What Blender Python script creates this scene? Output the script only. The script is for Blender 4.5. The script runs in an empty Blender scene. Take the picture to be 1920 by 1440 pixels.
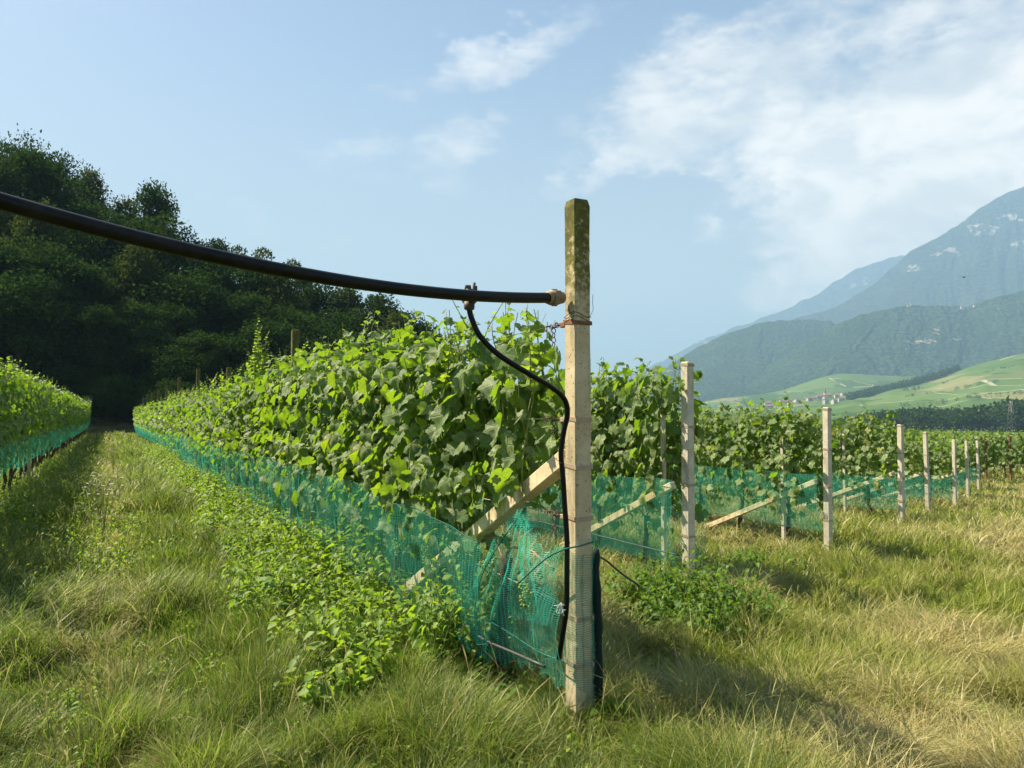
import bpy, math, random
import numpy as np
from mathutils import Vector, Matrix

random.seed(7)
RNG = np.random.default_rng(7)
R = math.radians
S = bpy.context.scene
COL = S.collection

# ------------------------------------------------------------------ camera
CAM_Z, PITCH, F = 1.53, R(2.35), 1440.0
cam_d = bpy.data.cameras.new('camera')
cam_d.lens, cam_d.sensor_width = 27.0, 36.0
cam_d.clip_start, cam_d.clip_end = 0.05, 60000
cam = bpy.data.objects.new('camera', cam_d)
COL.objects.link(cam)
cam.location = (0, 0, CAM_Z)
cam.rotation_euler = (R(90) + PITCH, 0, 0)
S.camera = cam

# ------------------------------------------------------------------ light
SUN_EL = R(48)
SUN_H = (-0.925, 0.38)                       # horizontal direction towards the sun
SUN_AZ = math.atan2(SUN_H[0], SUN_H[1])     # from +Y, clockwise positive towards +X
sun_d = bpy.data.lights.new('sun', 'SUN')
sun_d.energy, sun_d.angle, sun_d.color = 5.0, R(0.5), (1.0, 0.91, 0.70)
sun = bpy.data.objects.new('sun', sun_d)
COL.objects.link(sun)
sv = Vector((math.sin(SUN_AZ) * math.cos(SUN_EL), math.cos(SUN_AZ) * math.cos(SUN_EL), math.sin(SUN_EL)))
sun.rotation_euler = sv.to_track_quat('Z', 'Y').to_euler()
sun.location = (-30, 15, 40)

S.view_settings.view_transform = 'Standard'
S.view_settings.look = 'None'
S.view_settings.exposure = 1.72
S.view_settings.gamma = 1.0
S.render.engine = 'CYCLES'
S.cycles.max_bounces = 8
S.cycles.diffuse_bounces = 3
S.cycles.glossy_bounces = 2
S.cycles.transmission_bounces = 4
S.cycles.transparent_max_bounces = 24
S.cycles.volume_bounces = 2
S.cycles.use_denoising = True


def pdir(px, py):
    a, c = (px - 960) / F, (720 - py) / F
    return Vector((a, math.cos(PITCH) - c * math.sin(PITCH), math.sin(PITCH) + c * math.cos(PITCH)))


def at(px, py, Y):
    d = pdir(px, py)
    k = Y / d.y
    return Vector((d.x * k, Y, CAM_Z + d.z * k))


# ------------------------------------------------------------------ world: sky + drifting clouds
SKY_STRENGTH = 0.05
w = bpy.data.worlds.new('World')
S.world = w
w.use_nodes = True
nt = w.node_tree
nt.nodes.clear()


class NB:
    """small node builder"""
    def __init__(s, tree):
        s.t = tree

    def n(s, typ, **kw):
        nd = s.t.nodes.new(typ)
        ins = kw.pop('ins', {})
        for k, v in kw.items():
            setattr(nd, k, v)
        for k, v in ins.items():
            sock = nd.inputs[k]
            if hasattr(v, 'is_output'):
                s.t.links.new(v, sock)
            else:
                sock.default_value = v
        return nd

    def math(s, op, a, b=0.0, clamp=False):
        return s.n('ShaderNodeMath', operation=op, use_clamp=clamp, ins={0: a, 1: b}).outputs[0]

    def vmath(s, op, a, b=(0, 0, 0)):
        nd = s.n('ShaderNodeVectorMath', operation=op, ins={0: a, 1: b})
        return nd.outputs['Value'] if op in ('DOT_PRODUCT', 'LENGTH', 'DISTANCE') else nd.outputs[0]

    def ramp(s, f, lo, hi, a=0.0, b=1.0, smooth=True):
        return s.n('ShaderNodeMapRange', interpolation_type='SMOOTHSTEP' if smooth else 'LINEAR',
                   ins={0: f, 1: lo, 2: hi, 3: a, 4: b}).outputs[0]

    def mix(s, f, a, b, blend='MIX'):
        nd = s.n('ShaderNodeMix', data_type='RGBA', blend_type=blend, clamp_factor=True,
                 ins={0: f, 6: a, 7: b})
        return nd.outputs[2]

    def noise(s, vec, scale, detail=4.0, rough=0.55, dist=0.0):
        return s.n('ShaderNodeTexNoise', ins={'Vector': vec, 'Scale': scale, 'Detail': detail,
                                              'Roughness': rough, 'Distortion': dist}).outputs['Fac']


b = NB(nt)
sky = b.n('ShaderNodeTexSky', sky_type='NISHITA', sun_disc=False, sun_elevation=SUN_EL, sun_rotation=SUN_AZ,
          altitude=300, air_density=1.0, dust_density=1.6, ozone_density=1.6)
dirv = b.n('ShaderNodeTexCoord').outputs['Generated']
dstretch = b.vmath('MULTIPLY', dirv, (1.0, 1.0, 1.9))
n1 = b.noise(dstretch, 5.0, 9.0, 0.58, 0.35)
n2 = b.noise(dstretch, 15.0, 8.0, 0.6, 0.3)
n3 = b.noise(b.vmath('MULTIPLY', dirv, (1.0, 1.0, 2.4)), 42.0, 6.0, 0.62, 0.6)
nn = b.math('ADD', b.math('MULTIPLY', n1, 0.45), b.math('ADD', b.math('MULTIPLY', n2, 0.38), b.math('MULTIPLY', n3, 0.17)))
nn = b.math('MULTIPLY', b.math('SUBTRACT', nn, 0.5), 2.6)


warp = b.n('ShaderNodeTexNoise', ins={'Vector': dstretch, 'Scale': 7.0, 'Detail': 6.0, 'Roughness': 0.6}).outputs['Color']
dirw = b.vmath('ADD', dirv, b.vmath('MULTIPLY', b.vmath('SUBTRACT', warp, (0.5, 0.5, 0.5)), (0.30, 0.30, 0.20)))


def blob(px, py, rx, ry, tilt=0.0):
    """soft elliptic patch of cloud in the sky round a direction"""
    d = pdir(px, py).normalized()
    right = Vector((d.y, -d.x, 0)).normalized()
    up = right.cross(d)
    r2 = right * math.cos(tilt) + up * math.sin(tilt)
    u2 = up * math.cos(tilt) - right * math.sin(tilt)
    x = b.math('MULTIPLY', b.vmath('DOT_PRODUCT', dirw, tuple(r2)), F / rx)
    y = b.math('MULTIPLY', b.vmath('DOT_PRODUCT', dirw, tuple(u2)), F / ry)
    q = b.math('ADD', b.math('MULTIPLY', x, x), b.math('MULTIPLY', y, y))
    q = b.math('MAXIMUM', q, b.ramp(b.vmath('DOT_PRODUCT', dirv, tuple(d)), 0.2, 0.0, 0, 9))
    return b.ramp(q, 1.0, 0.0)


def blobsum(specs):
    tot = None
    for sp in specs:
        k = sp[5]
        v_ = b.math('MULTIPLY', blob(*sp[:5]), k)
        tot = v_ if tot is None else b.math('MAXIMUM', tot, v_)
    return tot


wisps = blobsum([(985, 90, 230, 85, 0.55, 0.85), (830, 165, 150, 50, 0.2, 0.55), (690, 310, 220, 60, 0.15, 0.8),
                 (880, 295, 160, 80, 0.3, 0.8), (470, 440, 260, 65, 0.05, 0.7), (730, 378, 150, 35, 0.1, 0.3),
                 (1110, 235, 70, 35, 0.2, 0.6), (1290, 440, 190, 60, 0.1, 0.35)])
bank = blobsum([(1390, 170, 330, 165, 0.25, 0.85), (1720, 240, 420, 300, 0.3, 0.95), (1560, 400, 260, 190, 0.35, 0.9),
                (1215, 290, 190, 75, 0.2, 0.8), (1960, 210, 260, 260, 0.2, 1.0), (1480, 40, 330, 110, 0.1, 0.6),
                (1640, 440, 260, 160, 0.2, 1.35), (1570, 340, 210, 120, 0.3, 1.15), (1850, 330, 260, 190, 0.3, 1.0)])
n01 = b.math('ADD', nn, 0.5)
m1 = b.ramp(b.math('ADD', n01, b.math('MULTIPLY', wisps, 0.9)), 0.95, 1.75)
m2 = b.ramp(b.math('ADD', n01, b.math('MULTIPLY', bank, 1.05)), 0.80, 1.60)
cmask = b.math('MAXIMUM', b.math('MULTIPLY', m1, 0.75), b.math('MULTIPLY', m2, 0.85))
cshade = b.ramp(b.noise(dstretch, 9.0, 8.0, 0.6, 0.5), 0.36, 0.66)
CLOUD_LO, CLOUD_HI = (6.3, 6.1, 5.9, 1), (9.6, 8.8, 7.9, 1)
ccol = b.mix(cshade, CLOUD_LO, CLOUD_HI)
low_bank = b.math('MAXIMUM', blob(1590, 390, 340, 210, 0.4), blob(1850, 300, 330, 170, 0.35))
ccol = b.mix(b.math('MULTIPLY', low_bank, b.ramp(cshade, -0.6, 1.0)), ccol, (11.6, 10.4, 9.2, 1))
elev = b.n('ShaderNodeSeparateXYZ', ins={0: dirv}).outputs[2]
veil = b.ramp(elev, -0.02, 0.50, 0.80, 0.05)
skyv = b.mix(veil, sky.outputs[0], (5.5, 5.15, 4.65, 1))
skycol = b.mix(b.math('MULTIPLY', cmask, 0.85), skyv, ccol)
bg = b.n('ShaderNodeBackground', ins={'Color': skycol, 'Strength': SKY_STRENGTH})
wo = b.n('ShaderNodeOutputWorld', ins={'Surface': bg.outputs[0]})


# ------------------------------------------------------------------ object helpers
def tag(o, label=None, cat=None, group=None, kind=None):
    if label:
        o['label'] = label
    if cat:
        o['category'] = cat
    if group:
        o['group'] = group
    if kind:
        o['kind'] = kind
    return o


def empty(name, loc=(0, 0, 0), rz=0.0, label=None, cat=None, group=None):
    o = bpy.data.objects.new(name, None)
    o.empty_display_size = 0.2
    COL.objects.link(o)
    o.location = loc
    o.rotation_euler = (0, 0, rz)
    return tag(o, label, cat, group)


def link(name, me, parent=None, loc=None, rz=None):
    o = bpy.data.objects.new(name, me)
    COL.objects.link(o)
    if parent:
        o.parent = parent
    if loc is not None:
        o.location = loc
    if rz is not None:
        o.rotation_euler = (0, 0, rz)
    return o


def mesh_np(name, verts, faces, mats, mat_idx=None, smooth=True, fattr=None, uv=None):
    """verts (N,3); faces: list of (M,k) integer arrays"""
    me = bpy.data.meshes.new(name)
    verts = np.asarray(verts, dtype=np.float32)
    if not isinstance(faces, (list, tuple)):
        faces = [faces]
    faces = [np.asarray(f, dtype=np.int32) for f in faces if len(f)]
    loops = np.concatenate([f.ravel() for f in faces])
    totals = np.concatenate([np.full(len(f), f.shape[1], np.int32) for f in faces])
    starts = np.concatenate([[0], np.cumsum(totals)[:-1]]).astype(np.int32)
    me.vertices.add(len(verts))
    me.vertices.foreach_set('co', verts.ravel())
    me.loops.add(len(loops))
    me.loops.foreach_set('vertex_index', loops)
    me.polygons.add(len(totals))
    me.polygons.foreach_set('loop_start', starts)
    if smooth:
        me.polygons.foreach_set('use_smooth', np.ones(len(totals), bool))
    for m in mats:
        me.materials.append(m)
    if mat_idx is not None:
        me.polygons.foreach_set('material_index', np.asarray(mat_idx, np.int32))
    for k, v in (fattr or {}).items():
        a = me.attributes.new(k, 'FLOAT', 'POINT')
        a.data.foreach_set('value', np.asarray(v, np.float32))
    if uv is not None:
        l = me.uv_layers.new(name='UVMap')
        l.data.foreach_set('uv', np.asarray(uv, np.float32)[loops].ravel())
    me.update(calc_edges=True)
    me.validate()
    return me


class MB:
    """collects plain shapes into one mesh"""
    def __init__(s):
        s.v, s.f, s.sm = [], [], []

    def add(s, vs, fs, smooth=False):
        o = len(s.v)
        s.v += [tuple(p) for p in vs]
        s.f += [tuple(i + o for i in f) for f in fs]
        s.sm += [smooth] * len(fs)

    def frustum(s, c0, c1, h0, h1, ax=None, ay=None, bev=0.0):
        """square bar from c0 to c1, half sizes h0 / h1 = (hx, hy), chamfered edges"""
        c0, c1 = Vector(c0), Vector(c1)
        d = (c1 - c0).normalized()
        if ax is None:
            ax = Vector((1, 0, 0)) if abs(d.x) < 0.9 else Vector((0, 1, 0))
        ax = (Vector(ax) - d * Vector(ax).dot(d)).normalized()
        ay = d.cross(ax)
        rings = []
        L = (c1 - c0).length
        stations = [(0, 1, 0), (1, 1, 0)] if bev == 0 else [(0, 1, bev), (bev / L, 1, 0), (1 - bev / L, 1, 0), (1, 1, bev)]
        for t, k, ins in stations:
            hx = h0[0] + (h1[0] - h0[0]) * t - ins
            hy = h0[1] + (h1[1] - h0[1]) * t - ins
            e = max(bev, 0.0005)
            c = c0 + (c1 - c0) * t
            pts = [(hx, -hy + e), (hx, hy - e), (hx - e, hy), (-hx + e, hy), (-hx, hy - e), (-hx, -hy + e), (-hx + e, -hy), (hx - e, -hy)]
            rings.append([c + ax * x + ay * y for x, y in pts])
        vs = [p for r in rings for p in r]
        fs = []
        for i in range(len(rings) - 1):
            for j in range(8):
                a, b_ = i * 8 + j, i * 8 + (j + 1) % 8
                fs.append((a, b_, b_ + 8, a + 8))
        fs.append(tuple(range(7, -1, -1)))
        n = (len(rings) - 1) * 8
        fs.append(tuple(n + j for j in range(8)))
        s.add(vs, fs)
        return s

    def tube(s, pts, rad, seg=8, cap=True):
        pts = [Vector(p) for p in pts]
        n = len(pts)
        rads = rad if isinstance(rad, (list, tuple)) else [rad] * n
        t0 = (pts[1] - pts[0]).normalized()
        ref = Vector((0, 0, 1)) if abs(t0.z) < 0.9 else Vector((1, 0, 0))
        a = ref.cross(t0).normalized()
        vs = []
        for i in range(n):
            t = (pts[min(i + 1, n - 1)] - pts[max(i - 1, 0)]).normalized()
            a = (a - t * a.dot(t)).normalized()
            c = t.cross(a)
            for j in range(seg):
                th = 2 * math.pi * j / seg
                vs.append(pts[i] + (a * math.cos(th) + c * math.sin(th)) * rads[i])
        fs = []
        for i in range(n - 1):
            for j in range(seg):
                p, q = i * seg + j, i * seg + (j + 1) % seg
                fs.append((p, q, q + seg, p + seg))
        if cap:
            fs.append(tuple(range(seg - 1, -1, -1)))
            fs.append(tuple((n - 1) * seg + j for j in range(seg)))
        s.add(vs, fs, True)
        return s

    def ring(s, c, axis, Rr, r, seg=14, sec=6, sx=1.0):
        axis = Vector(axis).normalized()
        ref = Vector((0, 0, 1)) if abs(axis.z) < 0.9 else Vector((1, 0, 0))
        a = ref.cross(axis).normalized()
        c2 = axis.cross(a)
        vs, fs = [], []
        for i in range(seg):
            th = 2 * math.pi * i / seg
            rad = a * math.cos(th) + c2 * math.sin(th) * 1.0
            cen = Vector(c) + a * math.cos(th) * Rr + c2 * math.sin(th) * Rr * sx
            for j in range(sec):
                ph = 2 * math.pi * j / sec
                vs.append(cen + rad * math.cos(ph) * r + axis * math.sin(ph) * r)
        for i in range(seg):
            for j in range(sec):
                p, q = i * sec + j, i * sec + (j + 1) % sec
                p2, q2 = ((i + 1) % seg) * sec + j, ((i + 1) % seg) * sec + (j + 1) % sec
                fs.append((p, q, q2, p2))
        s.add(vs, fs, True)
        return s

    def mesh(s, name, mats):
        me = bpy.data.meshes.new(name)
        me.from_pydata(s.v, [], s.f)
        me.polygons.foreach_set('use_smooth', s.sm)
        for m in (mats if isinstance(mats, (list, tuple)) else [mats]):
            me.materials.append(m)
        me.update()
        return me

    def build(s, name, mats, parent=None):
        return link(name, s.mesh(name, mats), parent)


def spline(pts, n=12):
    """Catmull-Rom through points"""
    P = [Vector(p) for p in pts]
    P = [P[0] * 2 - P[1]] + P + [P[-1] * 2 - P[-2]]
    out = []
    for i in range(1, len(P) - 2):
        for k in range(n):
            t = k / n
            p0, p1, p2, p3 = P[i - 1], P[i], P[i + 1], P[i + 2]
            out.append(0.5 * ((2 * p1) + (p2 - p0) * t + (2 * p0 - 5 * p1 + 4 * p2 - p3) * t * t + (3 * p1 - p0 - 3 * p2 + p3) * t ** 3))
    out.append(P[-2])
    return out


# ---- numpy noise
_perm = np.random.default_rng(3).random((256, 256))


def vnoise(x, y):
    x, y = np.asarray(x, float), np.asarray(y, float)
    xi, yi = np.floor(x).astype(int), np.floor(y).astype(int)
    fx, fy = x - xi, y - yi
    fx, fy = fx * fx * (3 - 2 * fx), fy * fy * (3 - 2 * fy)
    g = lambda i, j: _perm[i & 255, j & 255]
    return (g(xi, yi) * (1 - fx) + g(xi + 1, yi) * fx) * (1 - fy) + (g(xi, yi + 1) * (1 - fx) + g(xi + 1, yi + 1) * fx) * fy


def fbm(x, y, oct=4, gain=0.5):
    t, a, s = 0, 1, 0
    for i in range(oct):
        t = t + a * vnoise(x * 2 ** i + 17.3 * i, y * 2 ** i + 5.1 * i)
        s += a
        a *= gain
    return t / s


def sstep(x, a, b_):
    t = np.clip((np.asarray(x, float) - a) / (b_ - a), 0, 1)
    return t * t * (3 - 2 * t)


# ------------------------------------------------------------------ row frame and ground height
U = Vector((-0.464, 0.886, 0)).normalized()     # along the rows, away from the camera
V = Vector((0.886, 0.464, 0)).normalized()      # across the rows, to the right
ROW_RZ = math.atan2(U.y, U.x)
_gv = np.array([-400, -30, 2, 3, 5.3, 8.9, 13.1, 17.3, 21, 25.4, 29.9, 36, 60, 120, 200, 400])
_gz = np.array([0.0, 0.0, 0, -0.07, -0.31, -0.43, -0.54, -0.84, -1.11, -1.26, -1.4, -1.5, -2.2, -5, -9, -10])


def zground(x, y):
    x, y = np.asarray(x, float), np.asarray(y, float)
    vv = x * V.x + y * V.y
    uu = x * U.x + y * U.y
    z = np.interp(vv, _gv, _gz)
    near = sstep(np.hypot(x, y), 60, 20)
    z = z + near * (fbm(x * 0.8, y * 0.8, 3) - 0.5) * 0.10
    hill = np.clip(13 - 0.36 * vv, 0, 26) * sstep(uu, 66, 112)
    hill = hill * sstep(vv, -140, -60)
    return z + hill


def zg(x, y):
    return float(zground(x, y))


# ------------------------------------------------------------------ materials
def newmat(name):
    m = bpy.data.materials.new(name)
    m.use_nodes = True
    m.node_tree.nodes.clear()
    return m, NB(m.node_tree)


def out(b, shader, disp=None):
    o = b.n('ShaderNodeOutputMaterial', ins={'Surface': shader})
    return o


def princ(b, col, rough=0.7, spec=0.3, bump=None, metal=0.0, **kw):
    ins = {'Base Color': col, 'Roughness': rough, 'Specular IOR Level': spec, 'Metallic': metal}
    if bump is not None:
        ins['Normal'] = bump
    return b.n('ShaderNodeBsdfPrincipled', ins=ins).outputs[0]


def bumpn(b, h, strength=0.3, dist=0.01):
    return b.n('ShaderNodeBump', ins={'Strength': strength, 'Distance': dist, 'Height': h}).outputs[0]


def m_concrete(name, base, moss_from=None, dirt=(0.10, 0.085, 0.05)):
    m, b = newmat(name)
    tc = b.n('ShaderNodeTexCoord').outputs['Object']
    n = b.noise(tc, 9, 6, 0.6)
    nf = b.noise(tc, 160, 3, 0.6)
    ns = b.noise(b.vmath('MULTIPLY', tc, (14, 14, 1.6)), 1.0, 5, 0.6)
    col = b.mix(b.ramp(n, 0.35, 0.7), (base[0] * 0.8, base[1] * 0.78, base[2] * 0.72, 1), (*base, 1))
    col = b.mix(b.math('MULTIPLY', b.ramp(ns, 0.48, 0.72), 0.5), col, (*dirt, 1))
    pits = b.ramp(b.noise(tc, 75, 2, 0.5), 0.30, 0.37, 1, 0)
    col = b.mix(b.math('MULTIPLY', pits, 0.55), col, (0.05, 0.045, 0.03, 1))
    if moss_from:
        z = b.n('ShaderNodeSeparateXYZ', ins={0: tc}).outputs[2]
        up = b.ramp(z, moss_from[0], moss_from[1])
        mm = b.ramp(b.math('ADD', b.noise(tc, 22, 6, 0.7), b.math('MULTIPLY', up, 0.30)), 0.55, 0.72)
        mosscol = b.mix(b.noise(tc, 60, 3), (0.075, 0.080, 0.014, 1), (0.19, 0.175, 0.035, 1))
        col = b.mix(b.math('MULTIPLY', mm, b.ramp(up, 0.05, 0.6)), col, mosscol)
        dk = b.ramp(b.math('ADD', b.noise(tc, 35, 4, 0.7), b.math('MULTIPLY', up, 0.22)), 0.60, 0.74)
        col = b.mix(b.math('MULTIPLY', dk, b.math('MULTIPLY', up, 0.7)), col, (0.06, 0.05, 0.025, 1))
    h = b.math('ADD', b.math('MULTIPLY', nf, 0.5), b.math('ADD', b.math('MULTIPLY', n, 0.6), b.math('MULTIPLY', pits, -1.2)))
    out(b, princ(b, col, 0.88, 0.2, bumpn(b, h, 0.5, 0.003)))
    return m


def m_plain(name, col, rough=0.6, spec=0.3, var=0.25, scale=12, metal=0.0, bump=0.0):
    m, b = newmat(name)
    tc = b.n('ShaderNodeTexCoord').outputs['Object']
    n = b.noise(tc, scale, 5, 0.6)
    c = b.mix(n, tuple(x * (1 - var) for x in col) + (1,), tuple(min(1, x * (1 + var)) for x in col) + (1,))
    out(b, princ(b, c, rough, spec, bumpn(b, n, bump, 0.01) if bump else None, metal))
    return m


def m_leaf(name, top, top2, trans, gloss=0.35, tw=0.45, dust=None, veins=False, rough=0.56):
    """leaf: diffuse + light let through + waxy shine; tint attribute varies it leaf by leaf"""
    m, b = newmat(name)
    tint = b.n('ShaderNodeAttribute', attribute_name='tint').outputs['Fac']
    pos = b.n('ShaderNodeNewGeometry').outputs['Position']
    rnd = b.n('ShaderNodeObjectInfo').outputs['Random']
    c = b.mix(tint, (*top, 1), (*top2, 1))
    if dust:
        d = b.ramp(b.math('ADD', b.noise(pos, 24, 4, 0.65), b.math('MULTIPLY', tint, 0.25)), 0.55, 0.85)
        c = b.mix(b.math('MULTIPLY', d, dust[3]), c, (*dust[:3], 1))
    t2 = b.mix(b.math('MULTIPLY', b.noise(pos, 3.0, 2), 0.6), (*trans, 1), (trans[0] * 0.55, trans[1] * 0.75, trans[2] * 0.9, 1))
    t2 = b.mix(tint, t2, (trans[0] * 1.25, trans[1] * 1.1, trans[2] * 0.8, 1))
    yel = b.ramp(tint, 0.94, 0.99)
    c = b.mix(b.math('MULTIPLY', yel, 0.7), c, (0.30, 0.27, 0.05, 1))
    ins = {'Base Color': c, 'Roughness': rough, 'Specular IOR Level': gloss}
    if veins:
        uvs = b.n('ShaderNodeSeparateXYZ', ins={0: b.n('ShaderNodeUVMap').outputs[0]})
        x, y = uvs.outputs[0], b.math('ABSOLUTE', uvs.outputs[1])
        vm = None
        for dg in (0, 54, 110):
            cs, sn = math.cos(R(dg)), math.sin(R(dg))
            dist = b.math('ABSOLUTE', b.math('SUBTRACT', b.math('MULTIPLY', x, sn), b.math('MULTIPLY', y, cs)))
            along = b.math('ADD', b.math('MULTIPLY', x, cs), b.math('MULTIPLY', y, sn))
            k = b.math('MULTIPLY', b.ramp(dist, 0.012, 0.045, 1, 0), b.ramp(along, 0.0, 0.02))
            vm = k if vm is None else b.math('MAXIMUM', vm, k)
        ins['Base Color'] = b.mix(b.math('MULTIPLY', vm, 0.45), c, (0.30, 0.36, 0.14, 1))
        pk = b.noise(b.vmath('MULTIPLY', b.n('ShaderNodeUVMap').outputs[0], (4, 4, 4)), 1.0, 3)
        ins['Normal'] = bumpn(b, b.math('ADD', pk, b.math('MULTIPLY', vm, -0.6)), 0.55, 0.006)
        t2 = b.mix(b.math('MULTIPLY', vm, 0.5), t2, (0.10, 0.20, 0.01, 1))
    dif = b.n('ShaderNodeBsdfPrincipled', ins=ins).outputs[0]
    tr = b.n('ShaderNodeBsdfTranslucent', ins={'Color': t2}).outputs[0]
    mx = b.n('ShaderNodeMixShader', ins={0: tw, 1: dif, 2: tr}).outputs[0]
    out(b, mx)
    return m


def m_grass():
    m, b = newmat('grass_blades')
    tint = b.n('ShaderNodeAttribute', attribute_name='tint').outputs['Fac']
    dry = b.n('ShaderNodeAttribute', attribute_name='dry').outputs['Fac']
    g = b.mix(tint, (0.062, 0.105, 0.014, 1), (0.26, 0.27, 0.045, 1))
    s_ = b.mix(tint, (0.30, 0.24, 0.095, 1), (0.50, 0.43, 0.22, 1))
    c = b.mix(dry, g, s_)
    gt = b.mix(tint, (0.13, 0.24, 0.02, 1), (0.30, 0.40, 0.05, 1))
    ct = b.mix(dry, gt, (0.48, 0.40, 0.17, 1))
    dif = b.n('ShaderNodeBsdfPrincipled', ins={'Base Color': c, 'Roughness': 0.5, 'Specular IOR Level': 0.3}).outputs[0]
    tr = b.n('ShaderNodeBsdfTranslucent', ins={'Color': ct}).outputs[0]
    out(b, b.n('ShaderNodeMixShader', ins={0: 0.38, 1: dif, 2: tr}).outputs[0])
    return m


def m_net(name, thread, tlight, sx, sz, cov=0.0):
    """knitted net: fine cross threads along, thinner threads up, open in between; UV in metres"""
    m, b = newmat(name)
    uv = b.n('ShaderNodeUVMap').outputs[0]
    xyz = b.n('ShaderNodeSeparateXYZ', ins={0: uv})
    wob = b.math('MULTIPLY', b.noise(b.vmath('MULTIPLY', uv, (5, 5, 0)), 1.0, 2), 0.06)
    y = b.math('ADD', xyz.outputs[1], wob)
    x = b.math('ADD', xyz.outputs[0], wob)
    fy = b.math('FRACT', b.math('DIVIDE', y, sz))
    fx = b.math('FRACT', b.math('DIVIDE', x, sx))
    ly = b.ramp(b.math('ABSOLUTE', b.math('SUBTRACT', fy, 0.5)), 0.095, 0.145, 1, 0)
    lx = b.ramp(b.math('ABSOLUTE', b.math('SUBTRACT', fx, 0.5)), 0.10, 0.14, 1, 0)
    a = b.math('MAXIMUM', b.math('MAXIMUM', ly, b.math('MULTIPLY', lx, 0.5)), cov)
    # looser and tighter weave
    a = b.math('MULTIPLY', a, b.ramp(b.noise(b.vmath('MULTIPLY', uv, (3, 6, 0)), 1.0, 3), 0.25, 0.75, 0.5, 0.9))
    c = b.mix(b.noise(b.vmath('MULTIPLY', uv, (8, 8, 0)), 1.0, 3), (*thread, 1), tuple(q * 1.35 for q in thread) + (1,))
    dif = b.n('ShaderNodeBsdfPrincipled', ins={'Base Color': c, 'Roughness': 0.45, 'Specular IOR Level': 0.35}).outputs[0]
    tr = b.n('ShaderNodeBsdfTranslucent', ins={'Color': (*tlight, 1)}).outputs[0]
    s1 = b.n('ShaderNodeMixShader', ins={0: 0.45, 1: dif, 2: tr}).outputs[0]
    tp = b.n('ShaderNodeBsdfTransparent').outputs[0]
    out(b, b.n('ShaderNodeMixShader', ins={0: a, 1: tp, 2: s1}).outputs[0])
    return m


M = {}
M['post'] = m_concrete('mossy_concrete', (0.55, 0.455, 0.305), (1.60, 2.75))
M['post_pale'] = m_concrete('pale_concrete', (0.60, 0.545, 0.445), (2.2, 3.3))
M['post_dark'] = m_concrete('brown_weathered_post', (0.42, 0.34, 0.20), (1.5, 2.6))
M['brace'] = m_concrete('brace_concrete', (0.64, 0.53, 0.35))
M['rust'] = m_plain('rusty_steel', (0.20, 0.085, 0.045), 0.8, 0.3, 0.5, 30)
M['strap'] = m_plain('dull_metal_strap', (0.34, 0.26, 0.18), 0.6, 0.35, 0.35, 25, 0.1)
M['wire'] = m_plain('galvanised_wire', (0.28, 0.26, 0.23), 0.45, 0.5, 0.3, 20, 0.7)
M['rustwire'] = m_plain('rusty_wire', (0.10, 0.06, 0.045), 0.7, 0.3, 0.4, 40, 0.4)
M['pipe'] = m_plain('black_polyethylene', (0.0035, 0.0035, 0.004), 0.36, 0.32, 0.3, 30)
def m_pipe():
    m, b = newmat('dusty_black_pipe')
    tc = b.n('ShaderNodeTexCoord').outputs['Object']
    n = b.noise(tc, 7, 6, 0.7)
    sc = b.noise(b.vmath('MULTIPLY', tc, (9, 60, 60)), 1.0, 4, 0.6)
    d = b.math('MULTIPLY', b.ramp(b.math('ADD', n, b.math('MULTIPLY', sc, 0.4)), 0.62, 0.92), 0.5)
    c = b.mix(d, (0.0018, 0.0018, 0.0022, 1), (0.020, 0.019, 0.018, 1))
    out(b, princ(b, c, b.ramp(n, 0.3, 0.7, 0.28, 0.5), 0.22, bumpn(b, sc, 0.15, 0.004)))
    return m


M['pipe'] = m_pipe()
M['hose'] = m_plain('black_hose', (0.002, 0.002, 0.0025), 0.36, 0.22, 0.3, 30)
M['drip'] = m_plain('grey_drip_tube', (0.04, 0.038, 0.04), 0.5, 0.4, 0.3, 10)
M['fitting'] = m_plain('tan_plastic_fitting', (0.24, 0.17, 0.105), 0.6, 0.35, 0.35, 25)
M['clamp'] = m_plain('brown_clamp', (0.075, 0.055, 0.042), 0.6, 0.35, 0.4, 40)
M['blacknet'] = m_plain('dark_rolled_net', (0.008, 0.022, 0.020), 0.8, 0.2, 0.4, 60, 0, 0.5)
M['twine'] = m_plain('white_twine', (0.5, 0.5, 0.47), 0.8, 0.2)
M['bark'] = m_plain('vine_bark', (0.075, 0.050, 0.032), 0.9, 0.15, 0.6, 35, 0, 0.8)
M['cane'] = m_plain('brown_cane', (0.26, 0.17, 0.085), 0.7, 0.25, 0.35, 20)
M['greenshoot'] = m_plain('green_shoot', (0.17, 0.20, 0.05), 0.55, 0.3, 0.35, 12)
M['grape'] = m_plain('green_grapes', (0.22, 0.32, 0.07), 0.4, 0.4, 0.25, 60)
M['vineleaf'] = m_leaf('vine_leaf', (0.070, 0.128, 0.028), (0.165, 0.225, 0.060), (0.235, 0.40, 0.016), 0.25, 0.43, (0.36, 0.40, 0.28, 0.75), True)
M['younleaf'] = m_leaf('young_vine_leaf', (0.11, 0.19, 0.03), (0.18, 0.26, 0.05), (0.32, 0.48, 0.03), 0.35, 0.5)
M['weedleaf'] = m_leaf('weed_leaf', (0.085, 0.165, 0.016), (0.20, 0.29, 0.040), (0.30, 0.48, 0.025), 0.3, 0.42)
M['weedleaf_dark'] = m_leaf('dark_weed_leaf', (0.045, 0.110, 0.014), (0.115, 0.200, 0.030), (0.18, 0.34, 0.02), 0.25, 0.4)
M['treeleaf'] = m_leaf('tree_leaf', (0.017, 0.042, 0.014), (0.042, 0.074, 0.020), (0.045, 0.09, 0.014), 0.0, 0.25, None, False, 0.95)
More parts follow.
